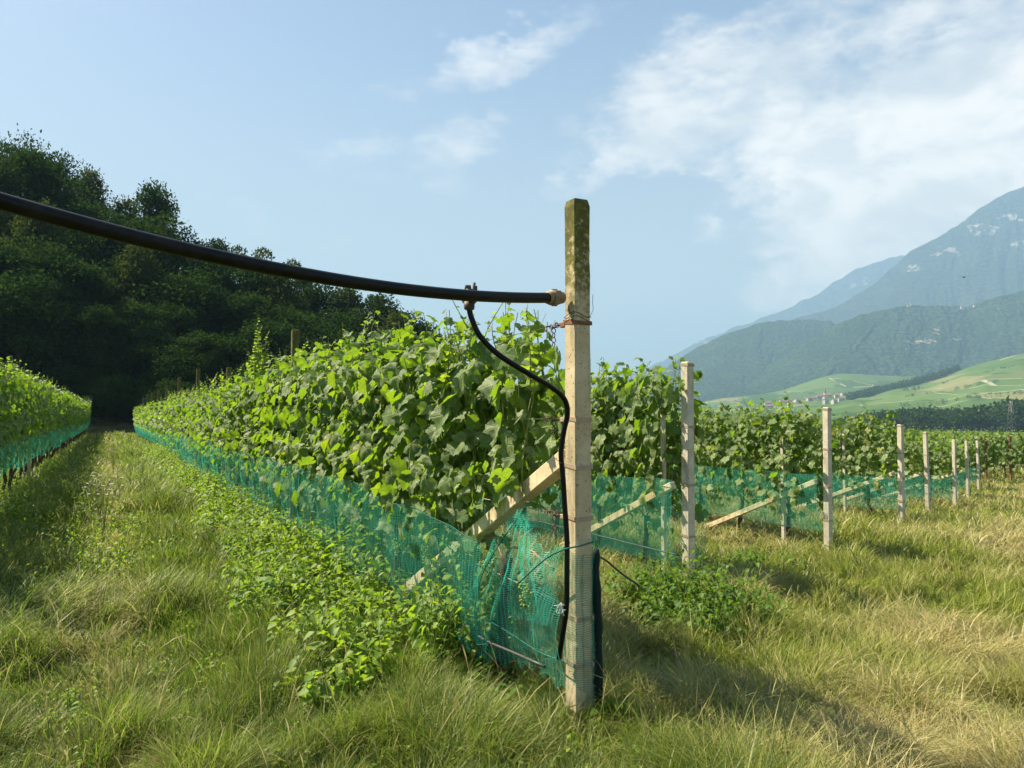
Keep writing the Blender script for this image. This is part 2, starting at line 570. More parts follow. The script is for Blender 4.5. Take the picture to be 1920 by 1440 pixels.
M['treeleaf_olive'] = m_leaf('olive_tree_leaf', (0.036, 0.060, 0.018), (0.075, 0.095, 0.026), (0.08, 0.115, 0.018), 0.0, 0.25, None, False, 0.95)
M['treebark'] = m_plain('tree_bark', (0.07, 0.055, 0.04), 0.9, 0.1, 0.4, 4)
M['petal'] = m_plain('white_petals', (0.8, 0.8, 0.74), 0.7, 0.2, 0.05)
M['grass'] = m_grass()
M['net'] = m_net('teal_net', (0.045, 0.36, 0.27), (0.045, 0.66, 0.50), 0.034, 0.0095)
M['hem'] = m_plain('dark_teal_hem', (0.012, 0.085, 0.065), 0.7, 0.2)
M['net_left'] = m_net('turquoise_net_sun_glow', (0.05, 0.50, 0.40), (0.06, 0.85, 0.70), 0.04, 0.025, 0.2)  # turquoise net; sunlight shining through it is put into the brighter colour
M['net_thin'] = m_net('thin_teal_net', (0.03, 0.22, 0.16), (0.03, 0.40, 0.30), 0.060, 0.0105)
M['net_far'] = m_net('teal_net_fine', (0.035, 0.30, 0.22), (0.035, 0.58, 0.45), 0.04, 0.025, 0.05)


def m_soil():
    m, b = newmat('meadow_ground')
    p = b.n('ShaderNodeNewGeometry').outputs['Position']
    n = b.noise(p, 0.9, 6, 0.65)
    n2 = b.noise(p, 14, 5, 0.7)
    g = b.mix(n2, (0.030, 0.042, 0.012, 1), (0.085, 0.095, 0.028, 1))
    s_ = b.mix(n2, (0.075, 0.060, 0.030, 1), (0.20, 0.165, 0.085, 1))
    c = b.mix(b.ramp(n, 0.45, 0.62), g, s_)
    fl = b.ramp(b.noise(p, 0.004, 3, 0.5), 0.4, 0.6)
    far = b.mix(fl, (0.06, 0.11, 0.03, 1), (0.11, 0.15, 0.05, 1))
    d = b.ramp(b.vmath('LENGTH', p), 60, 200)
    c = b.mix(d, c, far)
    out(b, princ(b, c, 0.95, 0.1, bumpn(b, n2, 0.8, 0.03)))
    return m


M['soil'] = m_soil()


# ------------------------------------------------------------------ ground
def axis(n, a, far):
    t = np.linspace(-1, 1, n)
    return np.sinh(t * a) / math.sinh(a) * far


xs = axis(321, 7.6, 16000)
ys = axis(321, 7.6, 16000) + 8
X, Y = np.meshgrid(xs, ys)
Z = zground(X, Y)
Z = Z - sstep(np.hypot(X, Y), 300, 900) * 0.0
idx = np.arange(X.size).reshape(X.shape)
q = np.stack([idx[:-1, :-1].ravel(), idx[:-1, 1:].ravel(), idx[1:, 1:].ravel(), idx[1:, :-1].ravel()], 1)
g = link('ground', mesh_np('ground', np.stack([X.ravel(), Y.ravel(), Z.ravel()], 1), q, [M['soil']]))
tag(g, kind='structure')


# ------------------------------------------------------------------ far terrain: hills and mountains as relief
def m_hill(name, c1, c2, scale, rock=None, bumpd=6.0, rockcov=0.66):
    m, b = newmat(name)
    p = b.n('ShaderNodeNewGeometry').outputs['Position']
    vor = b.n('ShaderNodeTexVoronoi', ins={'Vector': p, 'Scale': scale}).outputs['Distance']
    n = b.noise(p, scale * 0.12, 6, 0.6)
    c = b.mix(b.ramp(n, 0.35, 0.65), (*c1, 1), (*c2, 1))
    c = b.mix(b.ramp(vor, 0.2, 0.8), c, tuple(k * 0.6 for k in c1) + (1,))
    if rock:
        at_ = b.n('ShaderNodeAttribute', attribute_name='rock').outputs['Fac']
        rr = b.ramp(b.math('ADD', b.noise(b.vmath('MULTIPLY', p, (1, 1, 0.6)), scale * 0.55, 7, 0.72), b.math('MULTIPLY', at_, 0.24)), rockcov, rockcov + 0.05)
        c = b.mix(b.math('MULTIPLY', rr, b.ramp(at_, 0.05, 0.4)), c, (*rock, 1))
    out(b, princ(b, c, 1.0, 0.0, bumpn(b, vor, 1.0, bumpd)))
    return m


def ridge(name, crest, r_crest, r_foot, mat, zfoot=-12, relief=0.12, ncol=260, nrow=70, power=1.25, rocks=(), back=0.25, seed=0, nscale=9.0, curve=None):
    """hill whose skyline passes through bearings/elevations of crest; slopes down to its foot and away behind"""
    cx = np.array([c[0] for c in crest], float)
    cy = np.array([c[1] for c in crest], float)
    px = np.linspace(cx[0], cx[-1], ncol)
    py = np.interp(px, cx, cy)
    k = np.hanning(9); k /= k.sum()
    py = np.convolve(np.pad(py, 4, mode='edge'), k, 'valid')
    py = py + (fbm(px / 26.0 + seed, px * 0 + seed, 4) - 0.5) * 9
    t = np.linspace(0, 1 + back, nrow)
    P, T = np.meshgrid(px, t)
    rc = r_crest if curve is None else np.interp(px, [c[0] for c in curve], [c[1] for c in curve])
    rc = np.broadcast_to(rc, px.shape)
    zc = np.array([pdir(a, e).z / pdir(a, e).y for a, e in zip(px, py)]) * rc + CAM_Z
    dist = r_foot + (rc[None, :] - r_foot) * T
    prof = np.where(T <= 1, np.abs(T) ** power, 1 - (T - 1) * 2.2)
    Zz = zfoot + (zc[None, :] - zfoot) * prof
    Xx = (P - 960) / F * dist
    Yy = dist
    gx = P / 46 + seed * 3.1 + (fbm(P / 90 + seed, T * 3, 3) - .5) * 1.6
    rel = 0.75 * (0.42 - np.abs(fbm(gx, T * 1.6 + seed, 5, 0.55) - 0.5) * 3.0) + 0.5 * (fbm(P / 30 + seed, T * nscale + seed, 5, 0.6) - 0.5)
    env = np.clip(T * 3, 0, 1) * np.clip((1 - T) * 5, 0, 1)
    Zz = Zz + rel * env * relief * (zc[None, :] - zfoot)
    Xx = Xx + rel * env * relief * 0.6 * (rc[None, :] - r_foot)
    idx = np.arange(Xx.size).reshape(Xx.shape)
    q = np.stack([idx[:-1, :-1].ravel(), idx[:-1, 1:].ravel(), idx[1:, 1:].ravel(), idx[1:, :-1].ravel()], 1)
    rk = np.zeros(Xx.shape)
    for (rx, ry, sx, sy) in rocks:
        yy = 720 - ((Zz - CAM_Z) / Yy - math.tan(PITCH)) * F
        rk = np.maximum(rk, np.exp(-(((P - rx) / sx) ** 2 + ((yy - ry) / sy) ** 2)))
    me = mesh_np(name, np.stack([Xx.ravel(), Yy.ravel(), Zz.ravel()], 1), q, [mat], fattr={'rock': rk.ravel()})
    o = link(name, me)
    tag(o, kind='structure')
    return px, py, dist, Zz


M['mount'] = m_hill('mountain_forest', (0.022, 0.034, 0.022), (0.036, 0.050, 0.032), 0.030, (0.24, 0.225, 0.21), 14, 0.74)
M['hillf'] = m_hill('hill_forest', (0.020, 0.038, 0.018), (0.040, 0.064, 0.028), 0.055, (0.28, 0.21, 0.18), 9, 0.74)
M['farmount'] = m_hill('far_mountain', (0.03, 0.042, 0.034), (0.05, 0.062, 0.048), 0.02, (0.22, 0.21, 0.20), 18, 0.74)

ridge('far_ridge', [(700, 735), (900, 728), (1050, 712), (1150, 706), (1230, 690), (1300, 668), (1380, 640), (1500, 600)],
      11500, 9000, M['farmount'], seed=2)
ridge('back_mountain', [(1120, 722), (1200, 697), (1270, 663), (1295, 648), (1340, 628), (1390, 611), (1440, 592), (1480, 575), (1530, 556),
                        (1565, 530), (1600, 508), (1640, 493), (1690, 476), (1760, 485), (1900, 490), (2200, 500)],
      8200, 6200, M['farmount'], seed=5, rocks=[(1320, 645, 40, 14), (1600, 530, 60, 20)])
ridge('big_mountain', [(1330, 660), (1420, 625), (1500, 594), (1560, 580), (1610, 551), (1650, 526), (1690, 490), (1712, 470), (1745, 455),
                       (1790, 430), (1830, 402), (1870, 376), (1905, 357), (1960, 338), (2050, 345), (2200, 350), (2500, 380)],
      5600, 3900, M['mount'], seed=9, relief=0.055, ncol=420, nrow=120,
      rocks=[(1850, 425, 60, 22), (1780, 470, 50, 18), (1900, 400, 40, 25), (1920, 460, 60, 25), (1720, 500, 30, 12)])
ridge('wooded_hill', [(1120, 772), (1180, 735), (1230, 704), (1280, 668), (1330, 640), (1375, 621), (1420, 607), (1470, 599), (1525, 597), (1560, 602),
                      (1590, 625), (1640, 660), (1700, 700), (1760, 740)],
      3900, 2700, M['hillf'], seed=13, relief=0.05, ncol=300, nrow=90, zfoot=20)
ridge('green_hill', [(1400, 712), (1470, 668), (1530, 628), (1580, 603), (1640, 582), (1700, 573), (1760, 572), (1810, 574), (1850, 562), (1920, 545), (2050, 520), (2400, 500)],
      3300, 2450, M['hillf'], seed=21, relief=0.06, ncol=360, nrow=100, zfoot=30,
      rocks=[(1730, 640, 42, 9), (1757, 618, 16, 14), (1800, 634, 20, 8)])


# vineyard slopes across the valley
def m_fields():
    m, b = newmat('field_patchwork')
    uv = b.n('ShaderNodeUVMap').outputs[0]
    vor = b.n('ShaderNodeTexVoronoi', feature='F1', distance='CHEBYCHEV', ins={'Vector': uv, 'Scale': 1.0, 'Randomness': 0.8})
    edge = b.n('ShaderNodeTexVoronoi', feature='DISTANCE_TO_EDGE', ins={'Vector': uv, 'Scale': 1.0, 'Randomness': 0.8}).outputs['Distance']
    r = b.n('ShaderNodeSeparateColor', ins={0: vor.outputs['Color']})
    c = b.mix(r.outputs[0], (0.040, 0.078, 0.022, 1), (0.095, 0.145, 0.042, 1))
    c = b.mix(b.ramp(r.outputs[1], 0.80, 0.84), c, (0.17, 0.165, 0.075, 1))
    p = b.n('ShaderNodeNewGeometry').outputs['Position']
    rows = b.n('ShaderNodeTexWave', ins={'Vector': p, 'Scale': 0.06, 'Distortion': 0.6}).outputs['Fac']
    c = b.mix(b.math('MULTIPLY', rows, 0.35), c, (0.05, 0.10, 0.025, 1))
    e = b.ramp(edge, 0.006, 0.018, 1, 0)
    c = b.mix(b.math('MULTIPLY', e, b.ramp(r.outputs[2], 0.70, 0.75)), c, (0.30, 0.28, 0.20, 1))
    e2 = b.math('MULTIPLY', b.ramp(edge, 0.015, 0.04, 1, 0), b.ramp(r.outputs[2], 0.6, 0.55))
    c = b.mix(b.math('MULTIPLY', e2, b.ramp(b.noise(p, 0.03, 3), 0.45, 0.55)), c, (0.025, 0.045, 0.015, 1))
    dk = b.ramp(b.noise(p, 0.012, 4, 0.6), 0.62, 0.68)
    c = b.mix(b.math('MULTIPLY', dk, 0.8), c, (0.035, 0.06, 0.02, 1))
    out(b, princ(b, c, 1.0, 0.0))
    return m


M['fields'] = m_fields()


def slope(name, crest, r0, r1, zf, seed):
    cx = np.array([c[0] for c in crest], float)
    cy = np.array([c[1] for c in crest], float)
    px = np.linspace(cx[0], cx[-1], 160)
    py = np.interp(px, cx, cy)
    kk = np.hanning(25); kk /= kk.sum()
    py = np.convolve(np.pad(py, 12, mode='edge'), kk, 'valid')
    t = np.linspace(0, 1.3, 60)
    P, T = np.meshgrid(px, t)
    zc = np.array([pdir(a, e).z / pdir(a, e).y for a, e in zip(px, py)]) * r1 + CAM_Z
    D = r0 + (r1 - r0) * T
    prof = np.where(T <= 1, np.abs(T) ** 1.15, 1 - (T - 1) * 1.5)
    Zz = zf + (zc[None] - zf) * prof + (fbm(P / 70 + seed, T * 4, 3) - 0.5) * 14 * np.clip(T * 3, 0, 1) * np.clip((1 - T) * 5, 0, 1)
    Xx = (P - 960) / F * D
    idx = np.arange(Xx.size).reshape(Xx.shape)
    q = np.stack([idx[:-1, :-1].ravel(), idx[:-1, 1:].ravel(), idx[1:, 1:].ravel(), idx[1:, :-1].ravel()], 1)
    uv = np.stack([(Xx + D * 0.35).ravel() / 130, (D - Xx * 0.25).ravel() / 150], 1)
    o = link(name, mesh_np(name, np.stack([Xx.ravel(), D.ravel(), Zz.ravel()], 1), q, [M['fields']], uv=uv))
    tag(o, kind='structure')

    def zat(pxx, d):
        tt = (d - r0) / (r1 - r0)
        z1 = np.interp(pxx, px, zc)
        return zf + (z1 - zf) * (max(tt, 0) ** 1.15 if tt <= 1 else 1 - (tt - 1) * 1.5)
    return zat


z_upper = slope('upper_field_slope', [(1180, 775), (1290, 762), (1340, 747), (1450, 737), (1510, 718), (1550, 702), (1585, 698), (1620, 702), (1700, 706), (1800, 700), (2000, 690)], 1900, 2450, -4, 3.0)
z_vine = slope('vineyard_slope', [(1150, 772), (1300, 768), (1400, 762), (1500, 752), (1600, 736), (1680, 722), (1740, 712), (1800, 694), (1850, 677), (1920, 662), (2050, 640), (2300, 620)], 900, 1750, -9, 8.0)

# ------------------------------------------------------------------ leaf clouds
def leaf_template(lod, curl, fold):
    if lod == 0:
        deg = [0, 9, 18, 29, 38, 47, 56, 65, 76, 86, 96, 107, 118, 130, 143, 156, 168]
        rad = [1.0, .86, .87, .68, .80, .78, .93, .80, .64, .72, .70, .80, .68, .66, .60, .55, .44]
    elif lod == 1:
        deg = [0, 28, 56, 80, 110, 150]
        rad = [1.0, .66, .90, .62, .76, .52]
    else:
        deg = [0, 60, 130]
        rad = [1.0, .85, .62]
    if lod == 2:
        a = [R(d) for d in deg] + [R(180)] + [R(-d) for d in deg[:0:-1]]
        r = rad + [.25] + rad[:0:-1]
    else:
        a = [R(d) for d in deg] + [R(180)] + [R(-d) for d in deg[:0:-1]]
        r = rad + [.10] + rad[:0:-1]
    a, r = np.array(a), np.array(r)
    ox, oy = np.cos(a) * r, np.sin(a) * r * 1.05

    def zz(x, y):
        return -curl * (x * x + y * y) + fold * np.abs(y) - 0.10 * np.cos(3.2 * np.arctan2(y, x)) * np.hypot(x, y)
    n = len(a)
    if lod == 0:
        mx, my = ox * .55, oy * .55
        vs = np.concatenate([[[0, 0, 0]], np.stack([mx, my, zz(mx, my)], 1), np.stack([ox, oy, zz(ox, oy)], 1)])
        tri = [(0, 1 + i, 1 + (i + 1) % n) for i in range(n)]
        for i in range(n):
            j = (i + 1) % n
            tri += [(1 + i, 1 + n + i, 1 + n + j), (1 + i, 1 + n + j, 1 + j)]
    else:
        vs = np.concatenate([[[0, 0, 0]], np.stack([ox, oy, zz(ox, oy)], 1)])
        tri = [(0, 1 + i, 1 + (i + 1) % n) for i in range(n)]
    return vs, np.array(tri)


def simple_leaf(w=0.45, curl=0.25):
    xs_ = np.array([0, .3, .65, 1.0])
    hw = np.array([0.02, w, w * .7, 0.0])
    vs, tri = [], []
    vs.append((0, 0, 0))
    for x, h in zip(xs_[1:3], hw[1:3]):
        vs += [(x, -h, 0.1 * h / w - curl * x * x), (x, 0, -curl * x * x), (x, h, 0.1 * h / w - curl * x * x)]
    vs.append((1, 0, -curl))
    tri = [(0, 1, 2), (0, 2, 3), (1, 4, 5), (1, 5, 2), (2, 5, 6), (2, 6, 3), (4, 7, 5), (5, 7, 6)]
    return np.array(vs, float), np.array(tri)


def norm(a):
    return a / np.maximum(np.linalg.norm(a, axis=1, keepdims=True), 1e-9)


def leaf_cloud(P, A, N, size, templates, rng, curlvar=0.6, want_uv=False):
    """P position, A tip direction, N facing, size; returns verts, tris, tint"""
    A, N = norm(A), np.array(N, float)
    N = norm(N - A * np.sum(A * N, 1, keepdims=True))
    B = np.cross(N, A)
    pick = rng.integers(0, len(templates), len(P))
    tint = np.clip(rng.normal(0.42, 0.27, len(P)), 0, 1)
    VV, FF, TT, UU, off = [], [], [], [], 0
    for k, (tv, tf) in enumerate(templates):
        s = np.where(pick == k)[0]
        if not len(s):
            continue
        cz = (1 + rng.normal(0, curlvar, len(s)))[:, None, None]
        sz = size[s][:, None, None]
        asp = (1 + rng.normal(0, .09, len(s)))[:, None, None]
        vv = P[s][:, None, :] + sz * (tv[None, :, 0:1] * A[s][:, None] + asp * tv[None, :, 1:2] * B[s][:, None] + cz * tv[None, :, 2:3] * N[s][:, None])
        n = tv.shape[0]
        ff = tf[None] + (np.arange(len(s)) * n)[:, None, None] + off
        VV.append(vv.reshape(-1, 3)); FF.append(ff.reshape(-1, 3)); TT.append(np.repeat(tint[s], n)); UU.append(np.tile(tv[:, :2], (len(s), 1)))
        off += len(s) * n
    if want_uv:
        return np.concatenate(VV), np.concatenate(FF), np.concatenate(TT), np.concatenate(UU)
    return np.concatenate(VV), np.concatenate(FF), np.concatenate(TT)


TPL0 = [leaf_template(0, c, f) for c, f in ((.22, .12), (.42, -.05), (.10, .35), (.30, .22), (-.10, .2))]
TPL1 = [leaf_template(1, c, f) for c, f in ((.22, .12), (.42, -.05), (.10, .35))]
TPL2 = [leaf_template(2, c, f) for c, f in ((.25, .1), (.1, .3))]
TPLW = [simple_leaf(.30, .25), simple_leaf(.42, .15), simple_leaf(.24, .45)]


def quad_tubes(paths, rads, seg=3):
    """thin stems as one array"""
    mb = MB()
    for p, r in zip(paths, rads):
        mb.tube(p, r, seg, cap=False)
    return np.array(mb.v), np.array([f for f in mb.f if len(f) == 4])


def vine_foliage(name, lod, seed, length=1.15, z0=0.62, z1=2.12, nshoot=15, node=0.085, topgap=0.0, thick=0.17, zs=0.78, low=26):
    """leafy shoots of one vine; local x along the row, y across, z up"""
    rng = np.random.default_rng(seed)
    P, A, N, SZ = [], [], [], []
    paths, rads = [], []
    ysg = (0.042, 0.110) if lod < 2 else (0.08, 0.135)
    for i in range(nshoot):
        x = (i + rng.random()) / nshoot * length - length / 2
        y = rng.normal(0, .07)
        ztop = z1 + rng.normal(0, .10)
        zz = np.arange(zs, ztop, node)
        dx, dy = rng.normal(0, .16), rng.normal(0, .10)
        pth = []
        for j, z in enumerate(zz):
            f = (z - .78) / (z1 - .78)
            cx = x + dx * f + .03 * math.sin(z * 7 + i)
            cy = y + dy * f + .03 * math.cos(z * 6 + i * 2)
            pth.append((cx, cy, z))
            for rep in range(2 if f < .85 else 1):
                side = 1 if rng.random() < .54 else -1
                if f > .9:
                    pet = .015 + .03 * rng.random()
                else:
                    pet = .06 + .17 * rng.random()
                th = rng.normal(0, .7)
                o = np.array([math.sin(th), side * math.cos(th), .15 + .35 * rng.normal()])
                p = np.array([cx, cy, z]) + o * pet
                p[1] = np.clip(p[1], -thick * 1.9, thick * 1.9)
                nrm = np.array([rng.normal(0, .45), side * (.75 + rng.normal(0, .35)), .55 + rng.normal(0, .35)])
                tip = np.array([rng.normal(0, .45), side * .35 + rng.normal(0, .25), -.75 + rng.normal(0, .35)])
                if f > .88:
                    tip = np.array([rng.normal(0, .6), rng.normal(0, .6), rng.normal(-.1, .4)])
                    nrm = np.array([rng.normal(0, .5), rng.normal(0, .5), .8])
                s_ = rng.uniform(*ysg) * (1.0 if f < .8 else 1.0 - (f - .8) * 2.0)
                P.append(p); A.append(tip); N.append(nrm); SZ.append(max(s_, .03))
        if len(pth) > 1:
            paths.append(pth); rads.append([.0048 * (1 - .5 * k / len(pth)) for k in range(len(pth))])
    # a few leaves hanging lower, inside the net
    for i in range(int(low * length)):
        z = rng.uniform(z0 - .12, .86)
        side = rng.choice([-1, 1])
        P.append(np.array([rng.uniform(-.55, .55) * length, side * rng.uniform(.02, .14), z]))
        A.append(np.array([rng.normal(0, .4), side * .3, -.8])); N.append(np.array([rng.normal(0, .4), side, .4]))
        SZ.append(rng.uniform(*ysg) * .85)
    tpl = [TPL0, TPL1, TPL2][lod]
    vv, ff, tt, uu = leaf_cloud(np.array(P), np.array(A), np.array(N), np.array(SZ), tpl, rng, 0.6, True)
    mats = [M['vineleaf'], M['greenshoot']]
    faces, mi = [ff], np.zeros(len(ff), int)
    if lod < 2:
        sv_, sf_ = quad_tubes(paths, rads)
        faces.append(sf_ + len(vv))
        mi = np.concatenate([mi, np.ones(len(sf_), int)])
        vv = np.concatenate([vv, sv_]); tt = np.concatenate([tt, np.full(len(sv_), .5)]); uu = np.concatenate([uu, np.zeros((len(sv_), 2))])
    return mesh_np(name, vv, faces, mats, mi, fattr={'tint': tt}, uv=uu)


def shoot_mesh(seed, h, n, curve=(0.1, 0.0), s0=.07):
    """one long young shoot waving above the canopy, with tendrils"""
    rng = np.random.default_rng(seed)
    pts = [np.array([curve[0] * t * t * h + .02 * math.sin(5 * t), curve[1] * t * t * h + .015 * math.cos(4 * t), h * t - .10 * h * t * t]) for t in np.linspace(0, 1, 14)]
    P, A, N, SZ = [], [], [], []
    for i in range(n):
        t = (i + .3) / n
        k = t * 13
        a, f = int(k), k - int(k)
        p = pts[a] * (1 - f) + pts[min(a + 1, 13)] * f
        th = rng.random() * 6.28
        o = np.array([math.cos(th), math.sin(th), .25])
        P.append(p + o * .012); A.append(o + np.array([0, 0, rng.normal(-.4, .3)])); N.append(np.array([rng.normal(0, .4), rng.normal(0, .4), 1]))
        SZ.append(max(s0 * (1 - t * .85), .012))
    vv, ff, tt = leaf_cloud(np.array(P), np.array(A), np.array(N), np.array(SZ), TPL0, rng)
    paths = [[tuple(p) for p in pts]]
    rads = [[.0055 * (1 - .6 * k / 14) for k in range(14)]]
    for i in range(1):
        p = pts[8]
        th = rng.random() * 6.28
        tp = [p + np.array([math.cos(th) * .1 * t, math.sin(th) * .1 * t, .06 * t + .03 * math.sin(7 * t)]) for t in np.linspace(0, 1, 7)]
        paths.append(tp); rads.append([.0014] * 7)
    sv_, sf_ = quad_tubes(paths, rads)
    mi = np.concatenate([np.zeros(len(ff), int), np.ones(len(sf_), int)])
    return mesh_np('shoot', np.concatenate([vv, sv_]), [ff, sf_ + len(vv)], [M['younleaf'], M['greenshoot']], mi,
                   fattr={'tint': np.concatenate([tt, np.full(len(sv_), .5)])})


def trunk_mesh(seed):
    rng = np.random.default_rng(seed)
    pts = [(rng.normal(0, .018) + .03 * math.sin(z * 5 + seed), rng.normal(0, .015), z) for z in np.linspace(-.05, .74, 9)]
    rad = [.030 + .010 * rng.random() - .012 * k / 9 for k in range(9)]
    rad[0] += .012; rad[-1] += .014
    mb = MB().tube(pts, rad, 9)
    return mb.mesh('trunk', M['bark'])


def cane_mesh(seed):
    rng = np.random.default_rng(seed)
    mb = MB()
    for sgn in (-1, 1):
        pts = [(0, 0, .72)] + [(sgn * x, rng.normal(0, .012), .78 + .04 * math.sin(x * 6) + rng.normal(0, .008)) for x in (.1, .2, .32, .45, .56)]
        mb.tube(spline(pts, 4), .0075, 6)
    return mb.mesh('cane', M['cane'])


def grape_mesh(seed):
    rng = np.random.default_rng(seed)
    vs, fs = [], []
    ico = bpy.data.meshes.new('tmp')
    import bmesh
    bm = bmesh.new(); bmesh.ops.create_icosphere(bm, subdivisions=1, radius=1); bm.to_mesh(ico); bm.free()
    bv = np.array([v.co[:] for v in ico.vertices]); bf = np.array([p.vertices[:] for p in ico.polygons])
    bpy.data.meshes.remove(ico)
    for k in range(55):
        t = rng.random()
        rr = .035 * (1 - .75 * t) * math.sqrt(rng.random()) + .004
        th = rng.random() * 6.28
        c = np.array([math.cos(th) * rr, math.sin(th) * rr, -.13 * t])
        fs.append(bf + len(vs) * len(bv)); vs.append(c + bv * rng.uniform(.006, .0085))
    return mesh_np('grape_bunch', np.concatenate(vs), np.concatenate(fs), [M['grape']])


FOL0 = [vine_foliage('foliage', 0, 100 + k, nshoot=18, node=.08) for k in range(6)]
FOLE = vine_foliage('foliage', 0, 190, nshoot=15, length=.88, zs=1.08, low=7, z1=2.02)
FOL1 = [vine_foliage('foliage', 1, 200 + k, nshoot=14) for k in range(5)]
FOL2 = [vine_foliage('foliage', 2, 300 + k, nshoot=11, node=0.10, length=1.2) for k in range(4)]
TRK = [trunk_mesh(k) for k in range(4)]
CAN = [cane_mesh(k) for k in range(3)]
GRP = [grape_mesh(k) for k in range(3)]
SHT = [shoot_mesh(k, h, n, c) for k, (h, n, c) in enumerate([(.42, 9, (.25, .1)), (.55, 12, (-.2, .15)), (.35, 8, (.35, -.2)), (.75, 15, (.12, .1)), (.5, 10, (.5, .0))])]


# ------------------------------------------------------------------ rows
def on_row(v, t):
    p = V * v + U * t
    return Vector((p.x, p.y, zg(p.x, p.y)))


def u_of(v, px):
    """position along a row where it crosses a bearing"""
    k = (px - 960) / F
    d = v / (k * V.x + V.y)
    return (k * d) * U.x + d * U.y


NEAR_V, LEFT_V = 2.03, -1.65
near0 = Vector((0.32, 3.76, 0))
NEAR_T0 = near0.dot(U)
ROWS = [  # name words, across, post top px, height, base px
    (5.33, 1288), (8.92, 1548), (13.1, 1686), (17.3, 1736), (21.0, 1786), (25.4, 1811), (29.9, 1831), (34.3, 1845), (37.4, 1892), (41.0, 1942), (45.0, 1985)]
ORD = ['second', 'third', 'fourth', 'fifth', 'sixth', 'seventh', 'eighth', 'ninth', 'tenth', 'eleventh', 'twelfth']


def vine(v, t, lod, label, group, seed, sz=1.0, shoots=(), grapes=0, canes=True, tilt=0.0):
    rng = random.Random(seed)
    p = on_row(v, t)
    e = empty('grapevine', p, ROW_RZ, label, 'grapevine', group)
    link('trunk', TRK[rng.randrange(4)], e)
    fol = [FOL0, FOL1, FOL2][lod]
    f = link('foliage', fol[rng.randrange(len(fol))] if seed != 900 else FOLE, e, (.10 if seed == 900 else 0, 0, .0))
    flip = rng.random() < .5
    f.rotation_euler = (0, 0, math.pi if flip else 0)
    f.scale = (1, 1, sz)
    if lod == 0 and canes:
        link('cane', CAN[rng.randrange(3)], e)
    for k in range(grapes):
        o = link('grape_bunch', GRP[rng.randrange(3)], e, (rng.uniform(-.5, .5), rng.uniform(.03, .12), rng.uniform(.58, .74)))
        o.rotation_euler = (0, 0, rng.random() * 6)
    for (k, sx, sy, sz_, rz) in shoots:
        o = link('shoot', SHT[k], e, (sx, sy, sz_), rz)
    return e


# near row
t = NEAR_T0 + .80
k = 0
while True:
    p = on_row(NEAR_V, t)
    if p.y > 62:
        break
    lod = 0 if p.y < 14 else (1 if p.y < 27 else 2)
    rg = random.Random(900 + k)
    sh = []
    if p.y < 30:
        for j in range(rg.choice([3, 3, 4, 5]) + (2 if k < 2 else 0)):
            sh.append((rg.randrange(3), rg.uniform(-.5, .5), rg.uniform(-.15, .2), rg.uniform(1.86, 2.0) - (.17 if k < 2 else 0), rg.random() * 6))
    lab = 'leafy grapevine midway along the near netted row'
    if k == 0:
        lab = 'end grapevine of the near row, closest to the tall mossy post'
        sh += [(2, -.15, .1, 1.72, 3.0)]
    elif k == 1:
        lab = 'second grapevine from the tall mossy post in the near row'
    elif p.y > 27:
        lab = 'small distant grapevine at the far end of the near row'
    sz = (1.0 if p.y < 13 else .965) + rg.uniform(-.04, .05)
    if 10.9 < p.y < 11.8:
        lab = 'grapevine with the tall bright shoot towering over the near row canopy'
        sh += [(3, .1, .1, 2.1, 0), (3, .0, .15, 2.3, 2), (3, .05, .2, 2.0, 3), (1, .15, .15, 2.35, 3), (1, -.15, .1, 2.25, 3), (0, .1, .2, 2.2, 3), (1, .0, .2, 2.0, 5), (1, -.1, .1, 2.1, 1), (1, .25, .1, 2.15, 4), (0, .3, .0, 2.1, 4)]
    elif 8.3 < p.y < 11:
        sz = 1.06
    vine(NEAR_V, t, lod, lab, 'grapevines of the near row' if 'closest' not in lab and 'second' not in lab and 'tall bright' not in lab else None,
         900 + k, sz, sh, 3 if p.y < 9 else (1 if p.y < 16 else 0))
    t += .93
    k += 1
NEAR_T1 = t

# left row
t = LEFT_V * 0 - 0.6
k = 0
while True:
    p = on_row(LEFT_V, t)
    if p.y > 64:
        break
    if p.y > 3.5 and p.y > 6.0:
        rg = random.Random(1900 + k)
        lod = 1 if p.y < 27 else 2
        sh = [(rg.randrange(3), rg.uniform(-.5, .5), rg.uniform(-.2, .15), rg.uniform(1.95, 2.15), rg.random() * 6) for j in range(3)] if p.y < 32 else []
        lab = 'grapevine of the left row across the grassy aisle' if p.y < 27 else 'small distant grapevine at the far end of the left row'
        vine(LEFT_V, t, lod, lab, 'grapevines of the left row', 1900 + k, 1.13, sh)
    t += .95
    k += 1
LEFT_T1 = t

